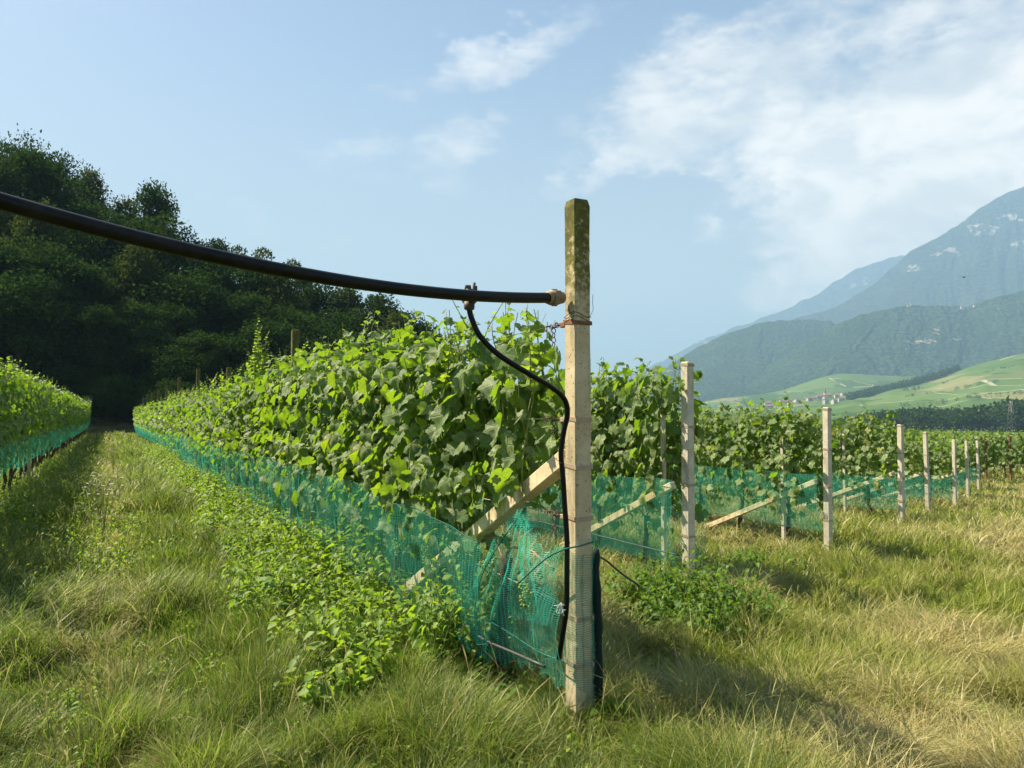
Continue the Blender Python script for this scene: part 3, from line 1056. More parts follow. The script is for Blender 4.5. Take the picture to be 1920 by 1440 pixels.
# rows on the right
ROWT0 = []
for i, (v, px) in enumerate(ROWS):
    t0 = u_of(v, px)
    ROWT0.append(t0)
    n = [11, 13, 12, 11, 11, 11, 11, 12, 12, 13, 14][i]
    for k in range(n):
        rg = random.Random(3000 + i * 50 + k)
        t = t0 + (.72 if i < 7 else .3) + k * .95
        p = on_row(v, t)
        lod = 0 if p.y < 11.5 else (1 if p.y < 24 else 2)
        sh = []
        if p.y < 30 and k < 9:
            for j in range(rg.choice([1, 2, 2, 3]) if i < 3 else 1):
                sh.append((rg.randrange(3), rg.uniform(-.5, .5), rg.uniform(-.15, .2), rg.uniform(1.72, 1.9) if i else 1.8, rg.random() * 6))
        lab = 'grapevine in the %s row, right of the tall mossy post' % ORD[i]
        szz = [1.06, 1.01, 1.0, .97, .92, .92, 1.0, 1.06, 1.08, 1.10, 1.12][i]
        grp = 'grapevines of the %s row' % ORD[i]
        if k == 0 and i < 4:
            lab = 'end grapevine beside the end post of the %s row' % ORD[i]
            grp = None
        if i == 0 and k <= 1:
            szz = 1.15
            sh += [(1, -.2, .1, 1.85, 2), (4, .1, 0, 1.95, 3.4), (4, -.5, .1, 1.92, .3)]
            lying = [(3, .35, .03, 2.18, 0), (1, -.15, -.02, 2.22, .5), (3, .0, .0, 2.16, 1.2), (1, .5, .05, 2.2, .2)]
        if i == 2 and k == 1:
            sh += [(3, 0, 0, 1.7, 0), (1, .1, 0, 1.75, 2)]
        ev = vine(v, t, lod, lab, grp, 3000 + i * 50 + k, szz, sh, 2 if i < 2 and k < 5 else 0)
        if i == 0 and k <= 1:
            for (m_, lx, ly, lz, lr) in lying:
                o = link('shoot', SHT[m_], ev, (lx, ly, lz))
                o.rotation_euler = (lr, R(-82), 0)

# ------------------------------------------------------------------ posts
def post(name, p, h, half, rz, mat, label, straps=(), group=None, strapmat=None, extra_wire=None, lean=(0, 0), cat='post', strap_h=.011):
    e = empty(name, p, rz, label, cat, group)
    if name == 'vineyard_post' and h > 2.55 and strap_h < .011:
        rr_ = np.random.default_rng(4)
        vs, fs, ns = [], [], 90
        bv = half * .17
        for k_ in range(ns + 1):
            z_ = -.3 + (h + .3) * k_ / ns
            hx = half * (1 - .05 * k_ / ns) - (bv * .8 if k_ == ns else 0)
            for c_, (x_, y_) in enumerate([(hx, -hx + bv), (hx, hx - bv), (hx - bv, hx), (-hx + bv, hx), (-hx, hx - bv), (-hx, -hx + bv), (-hx + bv, -hx), (hx - bv, -hx)]):
                w_ = .0022 * (float(fbm(z_ * 9 + c_ // 2 * 7, c_ // 2 * 3.3, 3)) - .5) * 2
                chip = -.006 * max(0, float(vnoise(z_ * 16 + 11 * (c_ // 2), 5.5 + c_ // 2)) - .80) / .2
                f_ = 1 + (w_ + chip) / hx
                vs.append((x_ * f_, y_ * f_, z_ + (rr_.normal(0, .002) if k_ == ns else 0)))
        for k_ in range(ns):
            for c_ in range(8):
                a_, b_ = k_ * 8 + c_, k_ * 8 + (c_ + 1) % 8
                fs.append((a_, b_, b_ + 8, a_ + 8))
        fs.append(tuple(ns * 8 + c_ for c_ in range(8)))
        mbs = MB(); mbs.add(vs, fs); mbs.build('shaft', mat, e)
    else:
        MB().frustum((0, 0, -.3), (lean[0], lean[1], h), (half, half), (half * .94, half * .94), (1, 0, 0), bev=half * .16).build('shaft', mat, e)
    for (z, mt) in straps:
        f = z / h
        m2 = MB()
        # open band of four thin plates round the shaft
        o_ = half * (1 - .06 * f) + .0035
        n8 = []
        cx, cy = lean[0] * f, lean[1] * f
        ring_o = [(o_, -o_), (o_, o_), (-o_, o_), (-o_, -o_)]
        vs, fs = [], []
        for zz in (z - strap_h, z + strap_h):
            for r_ in (o_, o_ - .003):
                for (x, y) in ring_o:
                    s_ = r_ / o_
                    vs.append((cx + x * s_, cy + y * s_, zz + .006 * (y / o_)))
        for j in range(4):
            l = (j + 1) % 4
            fs += [(j, l, 8 + l, 8 + j), (4 + l, 4 + j, 12 + j, 12 + l), (8 + j, 8 + l, 12 + l, 12 + j), (l, j, 4 + j, 4 + l)]
        m2.add(vs, fs)
        m2.build('strap', mt, e)
    return e


POST_RZ = R(32)      # tall post: left face turned a little away from the camera
npost = post('vineyard_post', (0.325, 3.79, 0), 2.60, .050, POST_RZ, M['post'],
             'tall mossy concrete end post carrying the black pipe', cat='post', strap_h=.010,
             straps=[(1.99, M['rust']), (1.515, M['strap']), (1.283, M['strap']), (1.035, M['strap']), (.555, M['strap']), (.335, M['strap'])])
# rusty tie wire knotted round it
mb = MB()
for zz, r0, ph in ((2.005, .078, 0), (2.025, .080, .6), (1.99, .077, 1.4)):
    pts = []
    for j in range(25):
        a = 2 * math.pi * j / 24 + ph
        sq = 1 / max(abs(math.cos(a)), abs(math.sin(a)))
        rr = .0515 * min(sq, 1.30)
        pts.append((rr * math.cos(a), rr * math.sin(a), zz + .012 * math.sin(a * 2 + ph)))
    mb.tube(pts, .0016, 5, cap=False)
mb.tube(spline([(.03, -.052, 2.01), (.05, -.06, 2.05), (.055, -.05, 2.09), (.062, -.045, 2.13)], 4), .0013, 5)
mb.tube(spline([(-.052, -.02, 2.02), (-.075, -.03, 2.05), (-.07, -.02, 2.07), (-.055, -.01, 2.03)], 4), .0013, 5)
mb.build('tie_wire', M['rustwire'], npost)
bk = MB().frustum((-.030, .052, 1.985), (-.032, .092, 1.983), (.012, .013), (.012, .013), (1, 0, 0), bev=.003)
bk.build('bracket', M['rust'], npost)
MB().frustum((-.032, .052, 1.512), (-.034, .095, 1.508), (.011, .011), (.010, .011), (1, 0, 0), bev=.002).build('bracket', M['strap'], npost)
MB().frustum((-.032, .052, 1.032), (-.034, .095, 1.028), (.011, .011), (.010, .011), (1, 0, 0), bev=.002).build('bracket', M['strap'], npost)

# brace beams
def brace(v, px_post, z_hi, length, base_drop, half, label, seed, off=(0, 0), mat='brace'):
    tp = u_of(v, px_post) if px_post is not None else NEAR_T0
    a = on_row(v, tp + .075)
    bpt = on_row(v, tp + length)
    if px_post is not None:
        off = (-V.x * .13, -V.y * .13)
    A0 = Vector((a.x + off[0], a.y + off[1], a.z + z_hi))
    B0 = Vector((bpt.x + off[0], bpt.y + off[1], bpt.z - base_drop))
    e = MB().frustum(A0, B0, (half, half), (half, half), (0, 0, 1), bev=half * .15).build('brace_beam', M[mat])
    return tag(e, label, 'brace')


brace(NEAR_V, None, 1.33, 2.95, .05, .042, 'thick sunlit concrete brace slanting down from the tall mossy post', 1)
for i in range(6):
    brace(ROWS[i][0], ROWS[i][1], [1.12, 1.06, .98, .95, .95, .95][i], 2.75, .05, .036,
          'slanting concrete brace behind the netting of the %s row' % ORD[i], 2 + i)

# line posts of the near row
for k, dd in enumerate((9.53, 14.8, 20.0, 25.4, 31.0, 36.5, 42.0, 47.5, 53)):
    t = (dd / U.y) if False else None
    pxx = None
    # point of the row at this depth
    x_ = (NEAR_V - dd * V.y) / V.x
    lab = ['brown line post rising from the near row beside the tall shoot', 'second brown line post top above the near row canopy',
           'third brown line post top above the near row canopy', 'fourth brown line post top above the near row canopy'][k] if k < 4 else 'tiny distant line post at the far end of the near row'
    post('vineyard_post', (x_, dd, zg(x_, dd)), 2.60 if k == 0 else (2.46 if k == 1 else 2.78), .045, ROW_RZ, M['post_dark'], lab, [(2.1, M['rust'])] if k < 2 else [],
         'far line posts of the near row' if k > 3 else None)
# left row line posts (hidden tops, feet seen below the net)
for k, dd in enumerate((6.5, 12.4, 18.0, 23.5, 29.0, 34.5)):
    x_ = (LEFT_V - dd * V.y) / V.x
    post('vineyard_post', (x_, dd, zg(x_, dd)), 2.15, .04, ROW_RZ, M['post_dark'], 'grey line post standing in the left row under its net', [], 'line posts of the left row')
# end posts of the right rows
HEI = [2.40, 2.10, 1.90, 1.95, 1.95, 1.95, 1.95, 2.0, 2.1, 2.1, 2.1]
HALF = [.052, .046, .046, .046, .045, .045, .045, .042, .042, .042, .042]
LABP = ['pale end post of the second row, half wrapped in net', 'pale end post of the third row with a brace leaning on it',
        'slightly tilted pale end post of the fourth row', 'pale end post of the fifth row', 'pale end post of the sixth row',
        'pale end post of the seventh row', 'pale end post of the eighth row, last before the rusty ones',
        'first of the rusty brown posts at the far right', 'second rusty brown post at the far right edge', 'brown post of the eleventh row', 'brown post of the twelfth row']
for i, (v, px) in enumerate(ROWS):
    if i > 8:
        continue
    p = on_row(v, ROWT0[i])
    mat = M['post_pale'] if i < 7 else M['rust']
    st = [(HEI[i] - .03, M['strap']), (HEI[i] * .72, M['strap']), (HEI[i] * .47, M['strap']), (HEI[i] * .25, M['strap'])] if i < 4 else []
    post('vineyard_post', p, HEI[i], HALF[i], R(36) if i < 7 else R(20), mat, LABP[i], st, lean=[(.01, .0), (.012, -.01), (.06, .02), (-.02, .02), (.025, 0), (-.015, .01), (.02, .02), (.04, 0), (-.03, .02)][i], strap_h=.013)
# thinner stakes just behind the first ends
for i, (px, ytop) in enumerate(((1243, 757), (1466, 797), (1581, 806))):
    v = ROWS[i][0]
    p = on_row(v, u_of(v, px))
    p = p - V * .30
    p = Vector((p.x + (px - 960) / F * p.y - p.x, p.y, p.z))
    top = at(px, ytop, p.y).z
    post('stake', p, top - p.z, .026 if i else .023, R(36), M['post_pale'], 'slim concrete stake among the leaves of the %s row' % ORD[i], [], None, cat='stake')


# ------------------------------------------------------------------ netting
def net_strip(name, v, t0, t1, ztop, zbot, off, mat, label, step=.06, both=True, wob=1.0, seed=0, zdrop=None):
    """long net down one or both flanks of a row, UV in metres"""
    rng = np.random.default_rng(seed)
    ts = np.arange(t0, t1, step)
    nz = 12
    VV, FF, UVS, o_ = [], [], [], 0
    for sgn in ((-1, 1) if both else (-1,)):
        s = np.linspace(0, 1, nz)
        T, Sx = np.meshgrid(ts, s)
        sag = (vnoise(T * 1.1 + seed, T * 0 + sgn) - .5) * .10 * wob
        sag2 = (vnoise(T * 0.9 + seed + 40, T * 0 + sgn) - .5) * .16 * wob
        zt = ztop + sag
        zb = zbot + sag2
        if zdrop is not None:
            zt = zt + zdrop(T, 0); zb = zb + zdrop(T, 1)
        z = zt + (zb - zt) * Sx
        bulge = .05 * np.sin(Sx * math.pi) + .05 * (fbm(T * 2.2 + seed, Sx * 1.5 + sgn * 7, 3) - .5) * wob
        fold = (.10 * (fbm(T * 5.0 + Sx * 1.6 + seed, Sx * .9 + sgn * 3, 3) - .5) + .05 * (fbm(T * 13 - Sx * 2.4, Sx * 1.5 + sgn, 2) - .5)) * wob * (.45 + Sx)
        d = sgn * (off + bulge + fold) * (1 - .25 * Sx)
        base = np.array([[V.x * v, V.y * v]])
        Xx = V.x * (v + d) + U.x * T
        Yy = V.y * (v + d) + U.y * T
        gz = zground(Xx * 0 + V.x * v + U.x * T, Yy * 0 + V.y * v + U.y * T)
        idx = np.arange(Xx.size).reshape(Xx.shape) + o_
        FF.append(np.stack([idx[:-1, :-1].ravel(), idx[:-1, 1:].ravel(), idx[1:, 1:].ravel(), idx[1:, :-1].ravel()], 1))
        VV.append(np.stack([Xx.ravel(), Yy.ravel(), (z + gz).ravel()], 1))
        if sgn == -1:
            hem = [[Vector((Xx[r_, c_], Yy[r_, c_], z[r_, c_] + gz[r_, c_])) for c_ in range(0, Xx.shape[1], 2)] for r_ in (0, nz - 1)]
        UVS.append(np.stack([T.ravel(), z.ravel()], 1))
        o_ += Xx.size
    me = mesh_np(name, np.concatenate(VV), np.concatenate(FF), [mat], uv=np.concatenate(UVS))
    o = link(name, me)
    for hl in hem:
        MB().tube(hl, .0035, 5).build('hem_cord', M['hem'], o)
    return tag(o, label, 'net')


def near_drop(T, bottom):
    # towards the post the bottom edge lifts a little and the top slips down
    k_ = np.clip((NEAR_T0 + 1.6 - T) / 1.6, 0, 1)
    return -k_ * .12 if not bottom else k_ * .16


nets = empty('netting', (0, 0, 0), 0, 'green netting along the near row, gathered and wrapped round the tall mossy post', 'net')
ns = net_strip('side_net', NEAR_V, NEAR_T0 + .60, NEAR_T1, .97, .24, .25, M['net'], None, .05, True, 1.0, 3, near_drop)
for key in ('label', 'category'):
    if key in ns:
        del ns[key]
ns.parent = nets
# gathered end: a loose sheet pulled up to a hook and tied to the post
top = [(888, 1090, 4.52), (915, 1040, 4.46), (950, 990, 4.38), (985, 953, 4.25), (1005, 985, 4.1), (1030, 1020, 3.92), (1062, 1026, 3.70)]
bot = [(884, 1232, 4.48), (915, 1236, 4.40), (950, 1240, 4.30), (985, 1246, 4.18), (1012, 1252, 4.05), (1040, 1275, 3.88), (1072, 1302, 3.69)]
tc_, bc_ = spline([at(*q_) for q_ in top], 10), spline([at(*q_) for q_ in bot], 10)
nz = 26
VV, UVs = [], []
for j in range(nz):
    s = j / (nz - 1)
    for i, (a, c) in enumerate(zip(tc_, bc_)):
        p = a.lerp(c, s)
        pinch = math.exp(-((i - 30) / 9.0) ** 2) * (1 - s) ** 2
        ang_ = math.atan2((i - 31) * .028, s + .06)
        fold = .022 * math.sin(ang_ * 15 + 2.2 * float(vnoise(i * .15, s * 3))) * (1 - .5 * s) + .07 * (float(fbm(i * .10, s * 3.5, 3)) - .5)
        p = p - V * (fold + .05 * math.sin(s * math.pi) + .02)
        p.z += .02 * math.sin(i * .8) * s - .06 * s * (1 - s) * math.cos(i * .5)
        VV.append(p); UVs.append((i * .022 + .05 * s, p.z))
nc = len(tc_)
FF = [(j * nc + i, j * nc + i + 1, (j + 1) * nc + i + 1, (j + 1) * nc + i) for j in range(nz - 1) for i in range(nc - 1)]
link('gathered_end', mesh_np('gathered_end', np.array([tuple(p) for p in VV]), np.array(FF), [M['net']], uv=np.array(UVs)), nets)
# sleeve round the post
VV, UVs, FF = [], [], []
na = 40
for j in range(22):
    s = j / 21
    for i in range(na + 1):
        a = 2 * math.pi * i / na
        ca, sa = math.cos(a + POST_RZ), math.sin(a + POST_RZ)
        sq = min(1 / max(abs(math.cos(a)), abs(math.sin(a))), 1.32)
        rr = .0535 * sq + .005 * (math.sin(a * 5 + s * 9) + 1) * .5
        zt_ = .88 + .02 * math.sin(a)
        zb_ = .22 + .09 * math.cos(a + POST_RZ - math.pi) + .02 * math.sin(3 * a)
        z = zt_ + (zb_ - zt_) * s + .004 * math.sin(a * 7)
        VV.append((0.325 + rr * ca, 3.79 + rr * sa, z)); UVs.append((i * .0105, z))
FF = [(j * (na + 1) + i, j * (na + 1) + i + 1, (j + 1) * (na + 1) + i + 1, (j + 1) * (na + 1) + i) for j in range(21) for i in range(na)]
link('post_wrap', mesh_np('post_wrap', np.array(VV), np.array(FF), [M['net_thin']], uv=np.array(UVs)), nets)
# drawstrings of the gathered net
mb = MB()
mb.tube(spline([at(985, 953, 4.24), at(950, 1000, 4.30), at(905, 1075, 4.38), at(890, 1150, 4.40), at(900, 1215, 4.38)], 6), .004, 5)
mb.tube(spline([at(1112, 1016, 3.76), at(1085, 1024, 3.69), at(1055, 1031, 3.68), at(1020, 1050, 3.8), at(970, 1095, 4.0)], 6), .0045, 5)
mb.tube(spline([at(910, 1160, 4.3), at(960, 1190, 4.15), at(1010, 1222, 3.95), at(1056, 1240, 3.72)], 6), .003, 5)
mb.build('drawstring', M['net_far'] if False else m_plain('teal_cord', (0.02, 0.13, 0.105), .7, .2), nets)

net_strip('netting', LEFT_V, 4.0, LEFT_T1, 1.10, .60, .27, M['net_left'], 'turquoise netting, sun glow painted in, along the left row across the aisle', .12, True, 1.0, 11)
for i, (v, px) in enumerate(ROWS[:7]):
    t0 = ROWT0[i]
    zt = [1.16, 1.13, .92, .9, .9, .9, .9][i]
    zb = [.30, .36, .30, .32, .34, .34, .34][i]
    net_strip('netting', v, t0 - .02, t0 + 11, zt, zb, .20 if i else .22, M['net'] if i < 2 else M['net_far'],
              'green netting hung along the %s row behind its end post' % ORD[i], .08, True, .6, 20 + i)

# dark rolled net hanging behind the tall post
mb = MB()
pts = [at(1117, 1030, 3.86), at(1116, 1085, 3.85), at(1119, 1150, 3.86), at(1120, 1220, 3.86), at(1120, 1345, 3.86)]
mb.tube(spline(pts, 6), [.018 + .008 * min(1, j / 8) + .003 * math.sin(j) for j in range(25)], 10)
tag(mb.build('rolled_net', M['blacknet']), 'dark rolled up net hanging down behind the tall mossy post', 'net')

# ------------------------------------------------------------------ water pipe and hoses
P_end = at(1040, 558, 3.745)
PA, PB = Vector((-1.467, 2.2, 0)), Vector((P_end.x, P_end.y, 0))
tt_, zz_ = [], []
for (px, py) in ((0, 381), (213, 433), (427, 490), (640, 525), (860, 553), (1040, 558)):
    k_ = (px - 960) / F
    f_ = (PA.x - k_ * PA.y) / (k_ * (PB.y - PA.y) - (PB.x - PA.x))
    tt_.append(f_); zz_.append(at(px, py, PA.y + f_ * (PB.y - PA.y)).z)
pc = np.polyfit(tt_, zz_, 2)
pipe_pts = []
for f_ in np.linspace(-1.6, 1.0, 90):
    q_ = PA.lerp(PB, f_)
    pipe_pts.append(Vector((q_.x, q_.y, float(np.polyval(pc, f_)))))
P_end = pipe_pts[-1].copy()
we = empty('water_pipe', (0, 0, 0), 0, 'thick black water pipe sagging across to the tall mossy post', 'pipe')
MB().tube(pipe_pts, .0255, 20).build('pipe', M['pipe'], we)
pd = (pipe_pts[-1] - pipe_pts[-4]).normalized()
mb = MB()
for a, c, r_ in ((-.050, -.026, .031), (-.026, .012, .038), (.012, .03, .034), (.03, .052, .030)):
    mb.tube([P_end + pd * a, P_end + pd * c], r_, 16)
for j in range(8):
    th = j * math.pi / 4
    sd = Vector((0, 0, 1)).cross(pd).normalized()
    o_ = (sd * math.cos(th) + Vector((0, 0, 1)) * math.sin(th)) * .037
    mb.frustum(P_end + pd * -.018 + o_, P_end + pd * .014 + o_, (.005, .005), (.005, .005), (0, 0, 1))
mb.build('coupling', M['fitting'], we)
# saddle clamp
sc = at(880, 556, 3.50)
sd = Vector((0, 0, 1)).cross(pd).normalized()
mb = MB()
mb.tube([sc - pd * .022, sc + pd * .022], .036, 16)
mb.frustum(sc + Vector((0, 0, .030)) - pd * .008, sc + Vector((0, 0, .052)) - pd * .008, (.016, .016), (.013, .013), bev=.003)
mb.frustum(sc + Vector((0, 0, .0)) - sd * .034 + pd * .006, sc + Vector((0, 0, .045)) - sd * .034 + pd * .006, (.010, .012), (.010, .012), bev=.003)
mb.tube([sc + pd * .012 + Vector((0, 0, .03)) - sd * .02, sc + pd * .012 + Vector((0, 0, .062)) - sd * .02], .007, 8)
mb.tube([sc - Vector((0, 0, .025)), sc - Vector((0, 0, .058)), sc - Vector((0, 0, .062))], [.026, .024, .017], 14)
mb.build('saddle_clamp', M['clamp'], we)

hp = [sc - Vector((0, 0, .055)), at(884, 596, 3.50), at(900, 630, 3.50), at(935, 665, 3.51), at(990, 700, 3.56), at(1035, 727, 3.65), at(1058, 748, 3.70), at(1064, 775, 3.715), at(1057, 810, 3.73),
      at(1052, 850, 3.735), at(1056, 900, 3.735), at(1059, 950, 3.735), at(1063, 1010, 3.73), at(1063, 1080, 3.72), at(1062, 1140, 3.72), at(1055, 1190, 3.73), at(1048, 1235, 3.76)]
he = empty('irrigation_hose', (0, 0, 0), 0, 'thin black hose curling from the pipe clamp down the tall post', 'hose')
MB().tube(spline(hp, 8), .0130, 12).build('tube', M['hose'], he)
mb = MB()
mb.ring(at(1052, 868, 3.735), (0, 0, 1), .012, .002, 12, 5)
mb.tube(spline([at(1052, 868, 3.722), at(1044, 862, 3.715), at(1040, 858, 3.72)], 3), .0015, 5)
mb.build('tie', M['rustwire'], he)

# grey drip line along the foot of the near row
dp = []
for tt_ in np.arange(NEAR_T0 + .05, NEAR_T0 + 30, .35):
    p = on_row(NEAR_V - .16, tt_)
    dp.append(Vector((p.x, p.y, p.z + .27 + .10 * float(vnoise(tt_ * .8, 3.3)) + .02 * math.sin(tt_ * 3))))
tag(MB().tube(spline(dp, 3), .008, 8).build('drip_line', M['drip']), 'grey drip irrigation tube sagging along the foot of the near row', 'hose')
dp = []
for tt_ in np.arange(ROWT0[0] - .02, ROWT0[0] + 10, .4):
    p = on_row(ROWS[0][0] - .15, tt_)
    dp.append(Vector((p.x, p.y, p.z + .36 + .08 * float(vnoise(tt_ * .8, 8.3)))))
tag(MB().tube(spline(dp, 3), .009, 8).build('drip_line', M['drip']), 'grey drip irrigation tube along the foot of the second row', 'hose')
hh = [at(1112, 1040, 3.9), at(1135, 1050, 4.6), at(1165, 1075, 4.9), at(1198, 1098, 5.0)]
tag(MB().tube(spline(hh, 8), .0065, 8).build('drip_line', M['drip']), 'loose end of grey tube dropping to the grass right of the tall mossy post', 'hose')


# ------------------------------------------------------------------ wires
def wire(v, t0, t1, z, label, chain=True, side=0.0, rad=.0016, start=None):
    e = empty('trellis_wire', (0, 0, 0), 0, label, 'wire')
    a = start if start is not None else on_row(v + side, t0) + Vector((0, 0, z))
    b_ = on_row(v + side, t1) + Vector((0, 0, z))
    d = (b_ - a).normalized()
    st = a + d * (.19 if chain else 0)
    pts = [st + (b_ - st) * (k_ / 30) + Vector((0, 0, -.012 * math.sin(math.pi * ((k_ * 1.0) % 5) / 5))) for k_ in range(31)]
    MB().tube(pts, rad, 5).build('strand', M['wire'], e)
    if chain:
        mb = MB()
        sdv = d.cross(Vector((0, 0, 1))).normalized()
        for j in range(6):
            c = a + d * (.03 + .027 * j) + Vector((0, 0, .006 * math.sin(j * 2.1)))
            mb.ring(c, sdv if j % 2 else Vector((0, 0, 1)), .012, .0028, 12, 5)
        for j in range(4):      # slack tail hanging
            c = a + d * .085 + Vector((0, 0, -.022 - .024 * j))
            mb.ring(c, sdv if j % 2 else d, .012, .0026, 12, 5)
        for j in range(3):      # coiled wire end
            mb.ring(a + d * (.03 + .02 * j), d, .008 + .003 * (j % 2), .0016, 12, 4)
        mb.build('chain', M['rustwire'], e)
    return e


for z, nm in ((1.985, 'top'), (1.512, 'middle'), (1.035, 'lower')):
    st = Vector((0.325, 3.79, z)) + U * .06 + Vector((-.045, -.01, 0))
    wire(NEAR_V, NEAR_T0, NEAR_T0 + 40, z - .02, '%s trellis wire of the near row, chained to the tall mossy post' % nm, True, 0, .0017, st)
tag(MB().tube([Vector((0.27, 3.80, .60)), on_row(NEAR_V, NEAR_T0 + 1.2) + Vector((0, 0, .63)), on_row(NEAR_V, NEAR_T0 + 12) + Vector((0, 0, .66))], .0017, 5).build('trellis_wire', M['wire']),
    'lowest fruit wire of the near row, seen through the green net', 'wire')
for i in range(3):
    for f, nm in ((.97, 'top'), (.70, 'middle'), (.24, 'lowest')):
        wire(ROWS[i][0], ROWT0[i] + .05, ROWT0[i] + 10.5, HEI[i] * f, '%s trellis wire of the %s row' % (nm, ORD[i]), False, 0, .0018)
# white twine knots on posts
for nm, p in (('tall mossy post', at(1050, 1142, 3.71)), ('end post of the second row', on_row(ROWS[0][0], ROWT0[0]) + Vector((-.06, -.02, .52))), ('end post of the third row', on_row(ROWS[1][0], ROWT0[1]) + Vector((-.06, -.02, .62)))):
    mb = MB()
    rg = random.Random(nm)
    for j in range(4):
        q_ = [p + Vector((rg.uniform(-.03, .03), rg.uniform(-.02, .02), rg.uniform(-.03, .03))) for _ in range(4)]
        mb.tube(spline(q_, 4), .0025, 5)
    tag(mb.build('twine_knot', M['twine']), 'tangled white twine knot on the %s' % nm, 'twine')

# ------------------------------------------------------------------ grass
def in_view(x, y, m=0.10):
    return (y > 1.5) & (np.abs(x) < (0.667 + m) * y + .8)


def grass(name, n, rmin, rmax, seed, kind):
    rng = np.random.default_rng(seed)
    # sample depth so that density on screen stays about even
    u = rng.random(n * 2)
    p_ = -0.55
    y = (rmin ** p_ + u * (rmax ** p_ - rmin ** p_)) ** (1 / p_)
    x = (rng.random(n * 2) * 2 - 1) * (.80 * y + 1.5)
    vv = x * V.x + y * V.y
    uu = x * U.x + y * U.y
    keep = (vv > LEFT_V - .9) & (vv < 50)
    # behind the second row only the headland strip matters
    end_u = np.interp(vv, [2.03, 5.33, 8.92, 13.1, 17.3, 21, 25.4, 29.9, 34.3, 37.4, 50], [3.2] + ROWT0[:9] + [ROWT0[8] + 3])
    keep &= (vv < 2.5) | (uu < end_u + 4.5)
    keep &= uu < 70
    x, y, vv, uu = x[keep][:n], y[keep][:n], vv[keep][:n], uu[keep][:n]
    end_u = end_u[keep][:n]
    N_ = len(x)
    z = zground(x, y)
    d = np.hypot(x, y)
    clump = fbm(x * 2.3, y * 2.3, 3)
    big = fbm(x * .55 + 9, y * .55 + 4, 3)
    left = vv < 2.2
    track = (np.exp(-((vv - .02) / .34) ** 2) * .75 + np.exp(-((vv + .95) / .25) ** 2) * .35) * sstep(fbm(x * 4.5, y * 4.5, 3), .22, .55)
    dryp = np.where(left, track * (.55 + .9 * big) - .14, sstep(big, .38, .66) * .55 + sstep(uu, 1.5, -9) * .1)
    head = (~left) & (uu < end_u - 1.5)
    dryp = np.where(head, dryp + .01 + .30 * sstep(big + clump * .4, .45, .9), dryp)
    dry = np.clip(dryp + rng.normal(0, .22, N_), 0, 1)
    dry = np.where(rng.random(N_) < np.clip(dryp, .04, .8), np.maximum(dry, .6), dry * .45)
    tint = np.clip(.30 + .7 * (clump - .3) + rng.normal(0, .40, N_) + np.where(left, -.15, .25), 0, 1)
    L = (.11 + .28 * sstep(clump * .6 + big * .4, .34, .68)) * rng.uniform(.55, 1.3, N_)
    L = L * np.where(left, np.where(track > .5, .75, 1.05), 1.0)
    L = L * (1 - .65 * np.exp(-((x - .30) ** 2 + (y - 3.45) ** 2) / .30 ** 2))
    strip = np.exp(-((vv - 1.65) / .38) ** 2) * (uu > 3.6)
    L = L * (1 - .30 * strip)
    L = L * np.where(left, 1 + .55 * np.exp(-((vv - .65) / .22) ** 2) * sstep(big, .3, .6), 1.0)
    wd = np.maximum(.0016, d * .00040) * np.exp(rng.normal(0, .42, N_))
    ang = fbm(x * 1.3 + 30, y * 1.3, 3) * 18 + rng.normal(0, 1.1, N_)
    lean = np.clip(rng.normal(1.55, .55, N_) + (big - .5) * 1.8 + dry * .5, .15, 3.2)
    if kind == 'stalk':
        L = rng.uniform(.22, .5, N_); wd = np.maximum(.0009, d * .00022); lean = rng.uniform(.3, 1.6, N_); dry = rng.uniform(.5, 1, N_)
    # polyline of 5 stations
    st = np.array([0, .3, .58, .82, 1.0])
    wprof = np.array([.8, 1.0, .8, .5, .06]) if kind != 'stalk' else np.array([.7, .6, .5, 2.6, .4])
    dirx, diry = np.cos(ang), np.sin(ang)
    ax, ay = -diry, dirx
    twist = rng.normal(0, .8, N_)
    wx = ax * np.cos(twist) + dirx * np.sin(twist)
    wy = ay * np.cos(twist) + diry * np.sin(twist)
    VV = np.zeros((N_, 10, 3), np.float32)
    for k_, s in enumerate(st):
        th = lean * s * .9
        h = L * s * (np.sin(np.clip(th, 1e-3, 9)) / np.clip(th, 1e-3, 9))
        r_ = L * s * (1 - np.cos(th)) / np.clip(th, 1e-3, 9)
        cx, cy, cz = x + dirx * r_, y + diry * r_, z + h - .01
        hw = wd * wprof[k_]
        VV[:, 2 * k_] = np.stack([cx - wx * hw, cy - wy * hw, cz], 1)
        VV[:, 2 * k_ + 1] = np.stack([cx + wx * hw, cy + wy * hw, cz], 1)
    qd = np.array([(0, 1, 3, 2), (2, 3, 5, 4), (4, 5, 7, 6), (6, 7, 9, 8)])
    FF = (qd[None] + (np.arange(N_) * 10)[:, None, None]).reshape(-1, 4)
    me = mesh_np(name, VV.reshape(-1, 3), FF, [M['grass']], fattr={'tint': np.repeat(tint, 10), 'dry': np.repeat(dry, 10)})
    o = link(name, me)
    return tag(o, None, None, None, 'stuff')


GR = [tag(grass('grass', 560000, 2.5, 66, 31, 'blade'), 'mown and lodged meadow grass covering aisle and headland', 'grass'),
      tag(grass('seed_grass', 2600, 2.9, 30, 33, 'stalk'), 'thin dry seed stalks standing above the meadow grass', 'grass')]


